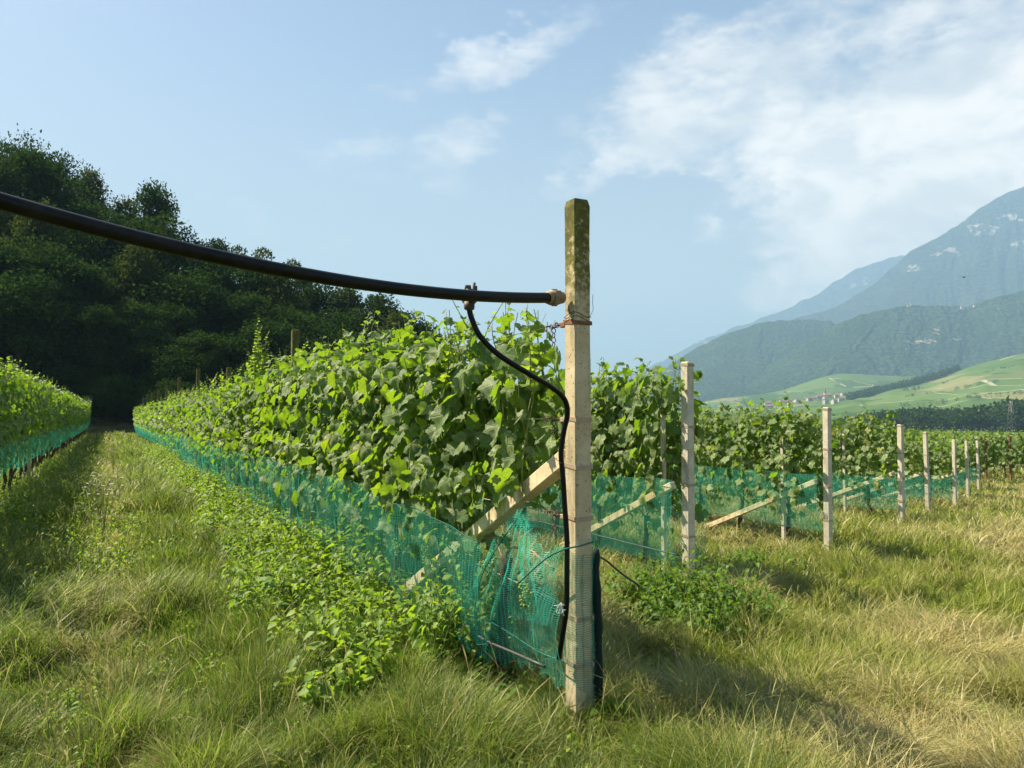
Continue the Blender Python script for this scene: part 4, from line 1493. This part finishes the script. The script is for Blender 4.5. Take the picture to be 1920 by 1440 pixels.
# ------------------------------------------------------------------ weeds along the row feet
def weeds(name, spots, mat, label, seed, lsize=(.03, .06)):
    """spots: (x, y, radius, height, n)"""
    rng = np.random.default_rng(seed)
    P, A, N, SZ, paths, rads = [], [], [], [], [], []
    for (x, y, rad, h, n) in spots:
        ns_ = max(2, n // 14)
        for s_ in range(ns_):
            a = rng.random() * 6.28
            rr = rad * math.sqrt(rng.random())
            bx, by = x + rr * math.cos(a), y + rr * math.sin(a)
            bz = zg(bx, by)
            hh_ = h * rng.uniform(.55, 1.1) * (1 - .4 * rr / rad)
            lx, ly = rng.normal(0, .25), rng.normal(0, .25)
            tipp = []
            for j in range(14):
                f = (j + 1) / 14
                p = np.array([bx + lx * f * hh_, by + ly * f * hh_, bz + hh_ * f])
                th = j * 2.4 + rng.random()
                o_ = np.array([math.cos(th), math.sin(th), .25 + rng.normal(0, .25)])
                P.append(p + o_ * .012); A.append(o_ + np.array([0, 0, -.55])); N.append(np.array([rng.normal(0, .3) + o_[0] * .8, rng.normal(0, .3) + o_[1] * .8, 1]))
                SZ.append(rng.uniform(*lsize) * (1.25 - .6 * f))
            paths.append([(bx, by, bz), (bx + lx * hh_ * .5, by + ly * hh_ * .5, bz + hh_ * .5), (bx + lx * hh_, by + ly * hh_, bz + hh_)])
            rads.append([.003, .0025, .0012])
    vv, ff, tt = leaf_cloud(np.array(P), np.array(A), np.array(N), np.array(SZ), TPLW, rng)
    sv_, sf_ = quad_tubes(paths, rads)
    mi = np.concatenate([np.zeros(len(ff), int), np.ones(len(sf_), int)])
    me = mesh_np(name, np.concatenate([vv, sv_]), [ff, sf_ + len(vv)], [mat, M['greenshoot']], mi, fattr={'tint': np.concatenate([tt, np.full(len(sv_), .5)])})
    o = link(name, me)
    return tag(o, label, 'weeds', None, 'stuff')


rg = random.Random(5)
spots = []
t = NEAR_T0 + .9
while t < NEAR_T0 + 34:
    dn = max(1, (t - NEAR_T0) / 4)
    for r_ in range(4):
        f_ = rg.random()
        wid = (1.0 if t < NEAR_T0 + 4 else .75) * (.75 + .5 * float(vnoise(t * .9, 2.2)))
        p = on_row(NEAR_V - .02 - wid * f_, t + rg.uniform(-.2, .2))
        hh_ = (.45 + .95 * float(vnoise(t * 1.7 + 3, f_ * 1.5 + 9))) * rg.uniform(.62, .95) * (1.12 if .8 < t - NEAR_T0 < 4.2 else .85) * (1 - .50 * f_)
        spots.append((p.x, p.y, .24, hh_, int(rg.uniform(210, 330) * (1 - .35 * f_) / dn ** .45)))
    t += .30 * dn ** .25
weeds('undergrowth', [(x, y, r, h * (1.15 if k_ % 5 == 0 else .95), n) for k_, (x, y, r, h, n) in enumerate(spots) if k_ % 3], M['weedleaf'], 'broad leafy nettle undergrowth along the foot of the near row', 51, (.050, .118))
weeds('undergrowth', [(x, y, r * 1.1, h * 1.10, int(n * 1.1)) for x, y, r, h, n in spots[1::3]], M['weedleaf'], 'fine leaved undergrowth mixed in along the foot of the near row', 52, (.028, .060))
weeds('undergrowth', [(x, y, r, h * .8, int(n * .5)) for x, y, r, h, n in spots[1::3]], M['weedleaf_dark'], 'darker low weeds under the nettles of the near row', 54, (.04, .10))
spots = []
for px, d_, rad, h, n in ((1330, 6.1, .42, .74, 2300), (1255, 6.2, .40, .76, 2100), (1295, 5.6, .32, .50, 1200), (1200, 6.3, .32, .56, 900), (1390, 6.3, .30, .48, 800), (1230, 5.7, .28, .42, 700), (1455, 9.8, .5, .35, 420), (1400, 9.6, .4, .3, 260),
                             (1180, 7.4, .5, .42, 420), (1360, 9.0, .5, .3, 260), (1600, 13, .6, .35, 300), (1000, 4.15, .35, .20, 260), (920, 4.45, .35, .24, 300)):
    x_ = (px - 960) / F * d_
    spots.append((x_, d_, rad, h, n))
weeds('undergrowth', spots, M['weedleaf_dark'], 'dark leafy weeds round the foot of the end posts', 53, (.045, .085))
spots = []
for k_ in range(46):
    t = rg.uniform(6, 34)
    p = on_row(LEFT_V + rg.uniform(-.1, .8), t)
    spots.append((p.x, p.y, .4, rg.uniform(.3, .55), 110))
weeds('undergrowth', spots, M['weedleaf'], 'tall weeds growing under the left row netting', 55, (.04, .08))
spots = []
for k_ in range(520):
    d_ = 2.7 / (1 - rg.random() * .86)
    x_ = rg.uniform(-.72, .72) * d_
    vv_ = x_ * V.x + d_ * V.y
    if vv_ < -1.6 or (vv_ > 2.6 and x_ * U.x + d_ * U.y > float(np.interp(vv_, [5.33, 8.92, 13.1, 17.3, 21, 25.4], ROWT0[:6])) + 1):
        continue
    spots.append((x_, d_, rg.uniform(.06, .22), rg.uniform(.08, .24), rg.choice([14, 28, 28, 56, 84])))
weeds('ground_herbs', spots, M['weedleaf'], 'small clover like herbs growing through the meadow grass', 61, (.018, .045))
spots = []
for px, d_, rad, h, n in ((150, 7.6, .45, .62, 500), (210, 7.0, .4, .6, 420), (120, 6.4, .4, .45, 320), (60, 9.5, .5, .5, 420), (230, 9.5, .4, .6, 300), (180, 12, .5, .6, 300), (330, 8.5, .35, .4, 200), (20, 10.5, .6, .7, 600), (40, 12.5, .6, .7, 500)):
    x_ = (px - 960) / F * d_
    spots.append((x_, d_, rad, h, n))
weeds('undergrowth', spots, M['weedleaf'], 'tall fine leaved herbs standing in the grassy aisle', 59, (.025, .06))
# weed beside the tall post foot
weeds('weed_plant', [(0.45, 3.72, .06, .30, 84), (0.50, 3.80, .08, .22, 56)], M['weedleaf'], 'single leafy weed at the right foot of the tall mossy post', 57, (.05, .09))
bpy.data.objects['weed_plant']['kind'] = 'thing'
bpy.data.objects['weed_plant']['category'] = 'weed'


# white flowering plants in the aisle
def flower_plant(px, py, d_, h, n, label, seed):
    rng = random.Random(seed)
    x_ = (px - 960) / F * d_
    zb = zg(x_, d_)
    e = empty('wildflower', (x_, d_, zb), 0, label, 'flower')
    st = MB()
    heads = []
    for k_ in range(n):
        a = rng.random() * 6.28
        r_ = rng.uniform(.04, .22)
        tip = (r_ * math.cos(a), r_ * math.sin(a), h * rng.uniform(.75, 1.05))
        st.tube(spline([(0, 0, 0), (tip[0] * .25, tip[1] * .25, h * .5), tip], 4), .0025, 4)
        heads.append(tip)
    st.build('stems', M['greenshoot'], e)
    for tip in heads:
        f = MB()
        for j in range(10):
            a = j * .628
            c, s = math.cos(a), math.sin(a)
            f.add([(tip[0] + c * .004 - s * .004, tip[1] + s * .004 + c * .004, tip[2]), (tip[0] + c * .017 - s * .005, tip[1] + s * .017 + c * .005, tip[2] + .004),
                   (tip[0] + c * .017 + s * .005, tip[1] + s * .017 - c * .005, tip[2] + .004), (tip[0] + c * .004 + s * .004, tip[1] + s * .004 - c * .004, tip[2])], [(0, 1, 2, 3)])
        f.build('bloom', M['petal'], e)


flower_plant(200, 930, 9.0, .82, 12, 'white daisy-like wildflower standing in the middle of the aisle', 1)
flower_plant(190, 900, 10.5, .78, 9, 'white wildflower just behind the nearest blooming one in the aisle', 2)
flower_plant(215, 850, 19.0, .95, 16, 'distant white wildflower at the far end of the aisle', 3)

# ------------------------------------------------------------------ woodland trees
def tree_meshes(seed, h, rad, mat, nblob=46, nleaf=9000, lsz=(.16, .34), spike=0.0, base=.22):
    rng = np.random.default_rng(seed)
    # clumps through an egg shaped crown, ends of limbs
    C, Rr = [], []
    while len(C) < nblob:
        p = rng.uniform(-1, 1, 3)
        q_ = np.linalg.norm(p)
        if q_ > 1 or q_ < .25:
            continue
        zt = (p[2] + 1) / 2
        w_ = (1 - .50 * zt) if zt > .35 else (.72 + .28 * zt / .35)
        C.append(np.array([p[0] * rad * w_, p[1] * rad * w_, h * (base + (1 - base) * zt * .95)]))
        Rr.append(rad * rng.uniform(.22, .42))
    C, Rr = np.array(C), np.array(Rr)
    pick = rng.integers(0, nblob, nleaf)
    dirs = norm(rng.normal(0, 1, (nleaf, 3)) + np.array([0, 0, .35]))
    rr = Rr[pick] * (rng.random(nleaf) ** .40) * np.clip(1 + .12 * rng.normal(0, 1, nleaf), .6, 1.12)
    P = C[pick] + dirs * rr[:, None] * np.array([1.15, 1.15, .8])
    A = dirs + rng.normal(0, .6, (nleaf, 3)) + np.array([0, 0, -.25 + spike])
    N = norm(rng.normal(0, .7, (nleaf, 3)) + dirs * .5 + np.array([0, 0, .8]))
    vv, ff, tt = leaf_cloud(P, A, N, rng.uniform(*lsz, nleaf), [simple_leaf(.36, .2), simple_leaf(.30, .05)], rng)
    bl = rng.random(nblob)
    crown = mesh_np('crown', vv, ff, [mat], fattr={'tint': np.clip(tt * .7 + np.repeat(np.zeros(1), 1) + 0, 0, 1)}, smooth=False)
    mb = MB()
    tr = [(0, 0, -.6), (.05, .02, h * .2), (.1, -.05, h * .45), (.0, .05, h * .75)]
    mb.tube(spline(tr, 4), [h * .020 * (1 - .07 * j) for j in range(13)], 8)
    for k_ in range(9):
        c = C[rng.integers(0, nblob)]
        z0 = max(h * .15, min(c[2] - h * .12, h * .6))
        mb.tube(spline([(.05, 0, z0), (c[0] * .5, c[1] * .5, (z0 + c[2]) * .52), tuple(c)], 4), [h * .008 * (1 - .08 * j) for j in range(9)], 5)
    return crown, mb.mesh('trunk', M['treebark'])


TREES = [tree_meshes(1, 12, 4.2, M['treeleaf']), tree_meshes(2, 12, 3.6, M['treeleaf']), tree_meshes(3, 12, 5.0, M['treeleaf'], 56, 11000),
         tree_meshes(4, 12, 3.4, M['treeleaf_olive']), tree_meshes(5, 12, 2.8, M['treeleaf_olive'], 40, 9000, (.14, .3), .9), tree_meshes(6, 12, 4.6, M['treeleaf'], 40, 8000, (.2, .4), 0, .08)]


def tree(px, d, top_y, kind, wide, label, group, rot):
    x_ = (px - 960) / F * d
    zb = zg(x_, d)
    H = max(at(px, top_y, d).z - zb, 4.0)
    e = empty('broadleaf_tree', (x_, d, zb), rot, label, 'tree', group)
    link('trunk', TREES[kind][1], e)
    link('crown', TREES[kind][0], e)
    s = H / 12
    e.scale = (s * wide, s * wide, s)
    return e


rg = random.Random(12)
sky_px = [-420, -200, 0, 60, 130, 190, 235, 285, 330, 365, 420, 470, 520, 560, 600, 650, 700, 760, 810, 850]
sky_y = [150, 200, 248, 250, 300, 345, 385, 350, 400, 440, 462, 455, 468, 492, 515, 540, 555, 570, 610, 640]
front = 0
# skyline trees, each with its own top
LAB = {0: 'tall dark tree crowning the wooded slope above the black pipe at the left edge', 285: 'round topped tree with brownish leaves standing proud on the skyline',
       490: 'pale feathery tree on the skyline just above the pipe', 775: 'last dark tree where the wooded slope meets the vines'}
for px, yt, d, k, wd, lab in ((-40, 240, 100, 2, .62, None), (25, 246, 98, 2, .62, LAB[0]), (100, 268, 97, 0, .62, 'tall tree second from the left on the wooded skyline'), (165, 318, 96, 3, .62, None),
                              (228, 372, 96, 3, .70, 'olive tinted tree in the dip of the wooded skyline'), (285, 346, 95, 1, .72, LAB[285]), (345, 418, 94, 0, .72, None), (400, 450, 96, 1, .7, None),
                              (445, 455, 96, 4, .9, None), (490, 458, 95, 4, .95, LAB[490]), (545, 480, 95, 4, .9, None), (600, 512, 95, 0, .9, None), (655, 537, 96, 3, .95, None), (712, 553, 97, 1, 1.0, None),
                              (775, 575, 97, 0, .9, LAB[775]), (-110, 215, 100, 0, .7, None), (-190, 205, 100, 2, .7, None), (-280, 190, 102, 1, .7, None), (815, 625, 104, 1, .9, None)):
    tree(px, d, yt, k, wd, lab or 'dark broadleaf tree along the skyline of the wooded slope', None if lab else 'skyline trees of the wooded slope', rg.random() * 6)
# the dark wall of trees below, three ranks
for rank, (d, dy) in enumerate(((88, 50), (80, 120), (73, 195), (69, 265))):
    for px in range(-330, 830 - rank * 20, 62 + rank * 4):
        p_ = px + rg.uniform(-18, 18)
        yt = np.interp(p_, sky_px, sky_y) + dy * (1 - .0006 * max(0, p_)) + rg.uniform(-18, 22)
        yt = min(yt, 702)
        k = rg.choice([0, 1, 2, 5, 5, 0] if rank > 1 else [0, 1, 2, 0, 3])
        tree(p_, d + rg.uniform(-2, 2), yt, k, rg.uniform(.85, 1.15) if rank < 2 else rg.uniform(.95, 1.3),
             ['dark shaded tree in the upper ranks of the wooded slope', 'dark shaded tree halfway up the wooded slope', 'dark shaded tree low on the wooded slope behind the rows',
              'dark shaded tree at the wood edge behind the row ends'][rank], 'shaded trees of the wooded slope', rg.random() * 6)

for px in (105, 140, 172, 200, 228, 258, 290, 330, 372):
    tree(px, 66 + rg.uniform(-1.5, 2.0), 722 + rg.uniform(-22, 14), 5, rg.uniform(1.1, 1.6), 'low dark bushy tree closing off the far end of the aisle', 'bushy trees behind the row ends', rg.random() * 6)

# ------------------------------------------------------------------ distant valley: woods, village, pylon
def wood(name, pts, label, seed, mat='treeleaf', cell=60, lsz=(1.0, 2.2)):
    """pts: (x, y, z, height)"""
    rng = np.random.default_rng(seed)
    P, A, N, SZ = [], [], [], []
    for (x, y, z, h) in pts:
        n = cell
        dr = norm(rng.normal(0, 1, (n, 3)) + np.array([0, 0, .3]))
        rr = (rng.random(n) ** .4)[:, None]
        P.append(np.array([x, y, z + h * .55]) + dr * rr * np.array([h * .38, h * .38, h * .48]))
        A.append(dr + rng.normal(0, .5, (n, 3))); N.append(dr * .7 + rng.normal(0, .5, (n, 3)) + np.array([0, 0, .6]))
        SZ.append(rng.uniform(*lsz, n) * h / 14)
    vv, ff, tt = leaf_cloud(np.concatenate(P), np.concatenate(A), np.concatenate(N), np.concatenate(SZ), [simple_leaf(.4, .2)], rng)
    o = link(name, mesh_np(name, vv, ff, [M[mat]], fattr={'tint': tt}, smooth=False))
    return tag(o, label, 'woods', None, 'stuff')


rg = random.Random(77)
pts = []
for k_ in range(900):
    px = rg.uniform(1530, 2150)
    d = rg.uniform(520, 640)
    x_ = (px - 960) / F * d
    edge = np.interp(px, [1530, 1600, 1640, 1700, 1850, 1900, 2150], [6, 10, 13, 15, 16, 21, 24])
    pts.append((x_, d, zg(x_, d), edge * rg.uniform(.7, 1.15)))
wood('far_wood', pts, 'dark belt of trees on the valley floor beyond the last rows', 3, 'treeleaf', 70)
pts = []
for k_ in range(420):
    px = rg.uniform(1590, 1800)
    d = np.interp(px, [1590, 1800], [1500, 1760]) + rg.uniform(-35, 35)
    x_ = (px - 960) / F * d
    pts.append((x_, d, z_vine(px, d) - 2, rg.uniform(9, 17)))
for k_ in range(260):
    px = rg.uniform(1400, 1620)
    d = rg.uniform(1960, 2060)
    x_ = (px - 960) / F * d
    pts.append((x_, d, z_upper(px, d) - 2, rg.uniform(10, 20)))
for k_ in range(120):
    px = rg.uniform(1680, 2050)
    d = rg.uniform(1100, 1600)
    d = round(d / 170) * 170 + rg.uniform(-6, 6)
    x_ = (px - 960) / F * d
    pts.append((x_, d, z_vine(px, d) - 2, rg.uniform(5, 9)))
wood('far_wood', pts, 'strips of trees between the fields across the valley', 5, 'treeleaf', 40, (1.5, 3.0))

M['white'] = m_plain('white_render', (0.40, 0.38, 0.34), .9, .1, .1, .3)
M['roof'] = m_plain('red_roof_tiles', (0.20, 0.12, 0.09), .9, .1, .2, .5)
M['winglass'] = m_plain('dark_window', (0.05, 0.06, 0.07), .3, .4, .1)


def house(x, y, z, L, W_, H, rz, label, group, tower=False):
    e = empty('house', (x, y, z), rz, label, 'house', group)
    l, w_, r_ = L / 2, W_ / 2, W_ * .32
    mb = MB()
    mb.add([(-l, -w_, -6), (l, -w_, -6), (l, w_, -6), (-l, w_, -6), (-l, -w_, H), (l, -w_, H), (l, w_, H), (-l, w_, H), (-l, 0, H + r_), (l, 0, H + r_)],
           [(0, 1, 5, 4), (1, 2, 6, 9, 5), (2, 3, 7, 6), (3, 0, 4, 8, 7)])
    mb.build('wall', M['white'], e)
    o_, th = .6, .35
    rf = MB()
    for sg in (-1, 1):
        a = [(-l - o_, sg * (w_ + o_), H - o_ * .64 + .05), (l + o_, sg * (w_ + o_), H - o_ * .64 + .05), (l + o_, 0, H + r_ + .05), (-l - o_, 0, H + r_ + .05)]
        b_ = [(p[0], p[1], p[2] + th) for p in a]
        rf.add(a + b_, [(0, 1, 2, 3), (7, 6, 5, 4), (0, 4, 5, 1), (1, 5, 6, 2), (2, 6, 7, 3), (3, 7, 4, 0)])
    rf.build('roof', M['roof'], e)
    if tower:
        MB().frustum((l + 2.5, 0, -4), (l + 2.5, 0, H * 2.2), (2.2, 2.2), (2.2, 2.2), (1, 0, 0)).build('bell_tower', M['white'], e)
        MB().frustum((l + 2.5, 0, H * 2.2), (l + 2.5, 0, H * 4.0), (2.4, 2.4), (.1, .1), (1, 0, 0)).build('spire', M['roof'], e)
    return e


for k_ in range(30):
    px = rg.gauss(1520, 34) if k_ < 16 else rg.uniform(1345, 1580)
    d = rg.uniform(1660, 1740) if k_ < 16 else rg.uniform(1450, 1720)
    x_ = (px - 960) / F * d
    house(x_, d, z_vine(px, d), rg.uniform(8, 13), rg.uniform(6, 8.5), rg.uniform(4, 6), rg.uniform(-.6, .6), 'white house with a reddish roof in the valley village', 'houses of the valley village')
cx_ = (1540 - 960) / F * 1720
house(cx_, 1720, z_vine(1540, 1720), 13, 7, 5.5, .2, 'village church with a pointed tower among the valley houses', None, True)


def on_hill(px, py, d):
    p = at(px, py, d)
    return p


p = on_hill(1704, 574, 3290)
house(p.x, p.y, p.z - 6, 14, 9, 8, .1, 'tiny white chapel with a spire on the crest of the green hill', None, True)
for px, py, lab in ((1804, 576, 'larger white farmhouse high on the green hill'), (1827, 573, 'smaller white farmhouse right of the larger one on the green hill')):
    p = on_hill(px, py, 3270)
    house(p.x, p.y, p.z - 6, 15 if px < 1810 else 9, 8, 7, .1, lab, None)

# lattice pylon
x_, d = (1895 - 960) / F * 500, 500
e = empty('power_pylon', (x_, d, zg(x_, d)), .4, 'faint grey lattice power pylon above the valley trees', 'pylon')
hh_ = at(1895, 752, d).z - zg(x_, d)
lat = MB()
for sx in (-1, 1):
    for sy in (-1, 1):
        lat.tube([(sx * 2.2, sy * 2.2, -1), (sx * .5, sy * .5, hh_)], .05, 4)
for j in range(8):
    z0, z1_ = hh_ * j / 8, hh_ * (j + 1) / 8
    w0, w1 = 2.2 - 1.7 * j / 8, 2.2 - 1.7 * (j + 1) / 8
    for sg in (-1, 1):
        lat.tube([(-w0, sg * w0, z0), (w1, sg * w1, z1_)], .025, 4)
        lat.tube([(w0, sg * w0, z0), (-w1, sg * w1, z1_)], .025, 4)
        lat.tube([(sg * w0, -w0, z0), (sg * w1, w1, z1_)], .025, 4)
lat.build('tower', M['wire'], e)
for zf_, wl in ((.72, 4.2), (.88, 3.2)):
    MB().tube([(-wl, 0, hh_ * zf_), (0, 0, hh_ * zf_ + .5), (wl, 0, hh_ * zf_)], .10, 4).build('cross_arm', M['wire'], e)

# bird
p = at(1807, 520, 60)
mb = MB()
mb.tube(spline([(-.16, 0, 0), (-.05, 0, .01), (.08, 0, .012), (.17, 0, .0)], 4), [.006, .015, .026, .034, .042, .046, .046, .042, .036, .03, .024, .016, .005], 8)
for sg in (-1, 1):
    mb.add([(.08, 0, .02), (.02, sg * .16, .09), (-.08, sg * .34, .05), (-.07, sg * .15, .06), (-.06, 0, .015),
            (.08, 0, .012), (.02, sg * .16, .082), (-.08, sg * .34, .045), (-.07, sg * .15, .052), (-.06, 0, .007)],
           [(0, 1, 3, 4), (1, 2, 3), (5, 9, 8, 6), (6, 8, 7), (0, 5, 6, 1), (1, 6, 7, 2), (2, 7, 8, 3), (3, 8, 9, 4)])
bd = mb.build('bird', m_plain('dark_feathers', (.02, .02, .02), .7, .2))
bd.location = p
bd.rotation_euler = (0, 0, .6)
tag(bd, 'small dark bird flying in front of the big mountain', 'bird')

# ------------------------------------------------------------------ haze
hz = MB()
x0, x1, y0, y1, z0, z1 = -16500, 16500, -16400, 16500, -14, 1740
hz.add([(x0, y0, z0), (x1, y0, z0), (x1, y1, z0), (x0, y1, z0), (x0, y0, z1), (x1, y0, z1), (x1, y1, z1), (x0, y1, z1)],
       [(3, 2, 1, 0), (4, 5, 6, 7), (0, 1, 5, 4), (1, 2, 6, 5), (2, 3, 7, 6), (3, 0, 4, 7)])
mh, b = newmat('valley_haze')
HAZE = 2.0e-4
pv = b.n('ShaderNodeVolumePrincipled', ins={'Color': (0.25, 0.395, 0.60, 1), 'Absorption Color': (0.08, 0.08, 0.08, 1), 'Density': HAZE, 'Anisotropy': 0.0})
b.n('ShaderNodeOutputMaterial', ins={'Volume': pv.outputs[0]})
ho = hz.build('haze', mh)
tag(ho, kind='stuff')
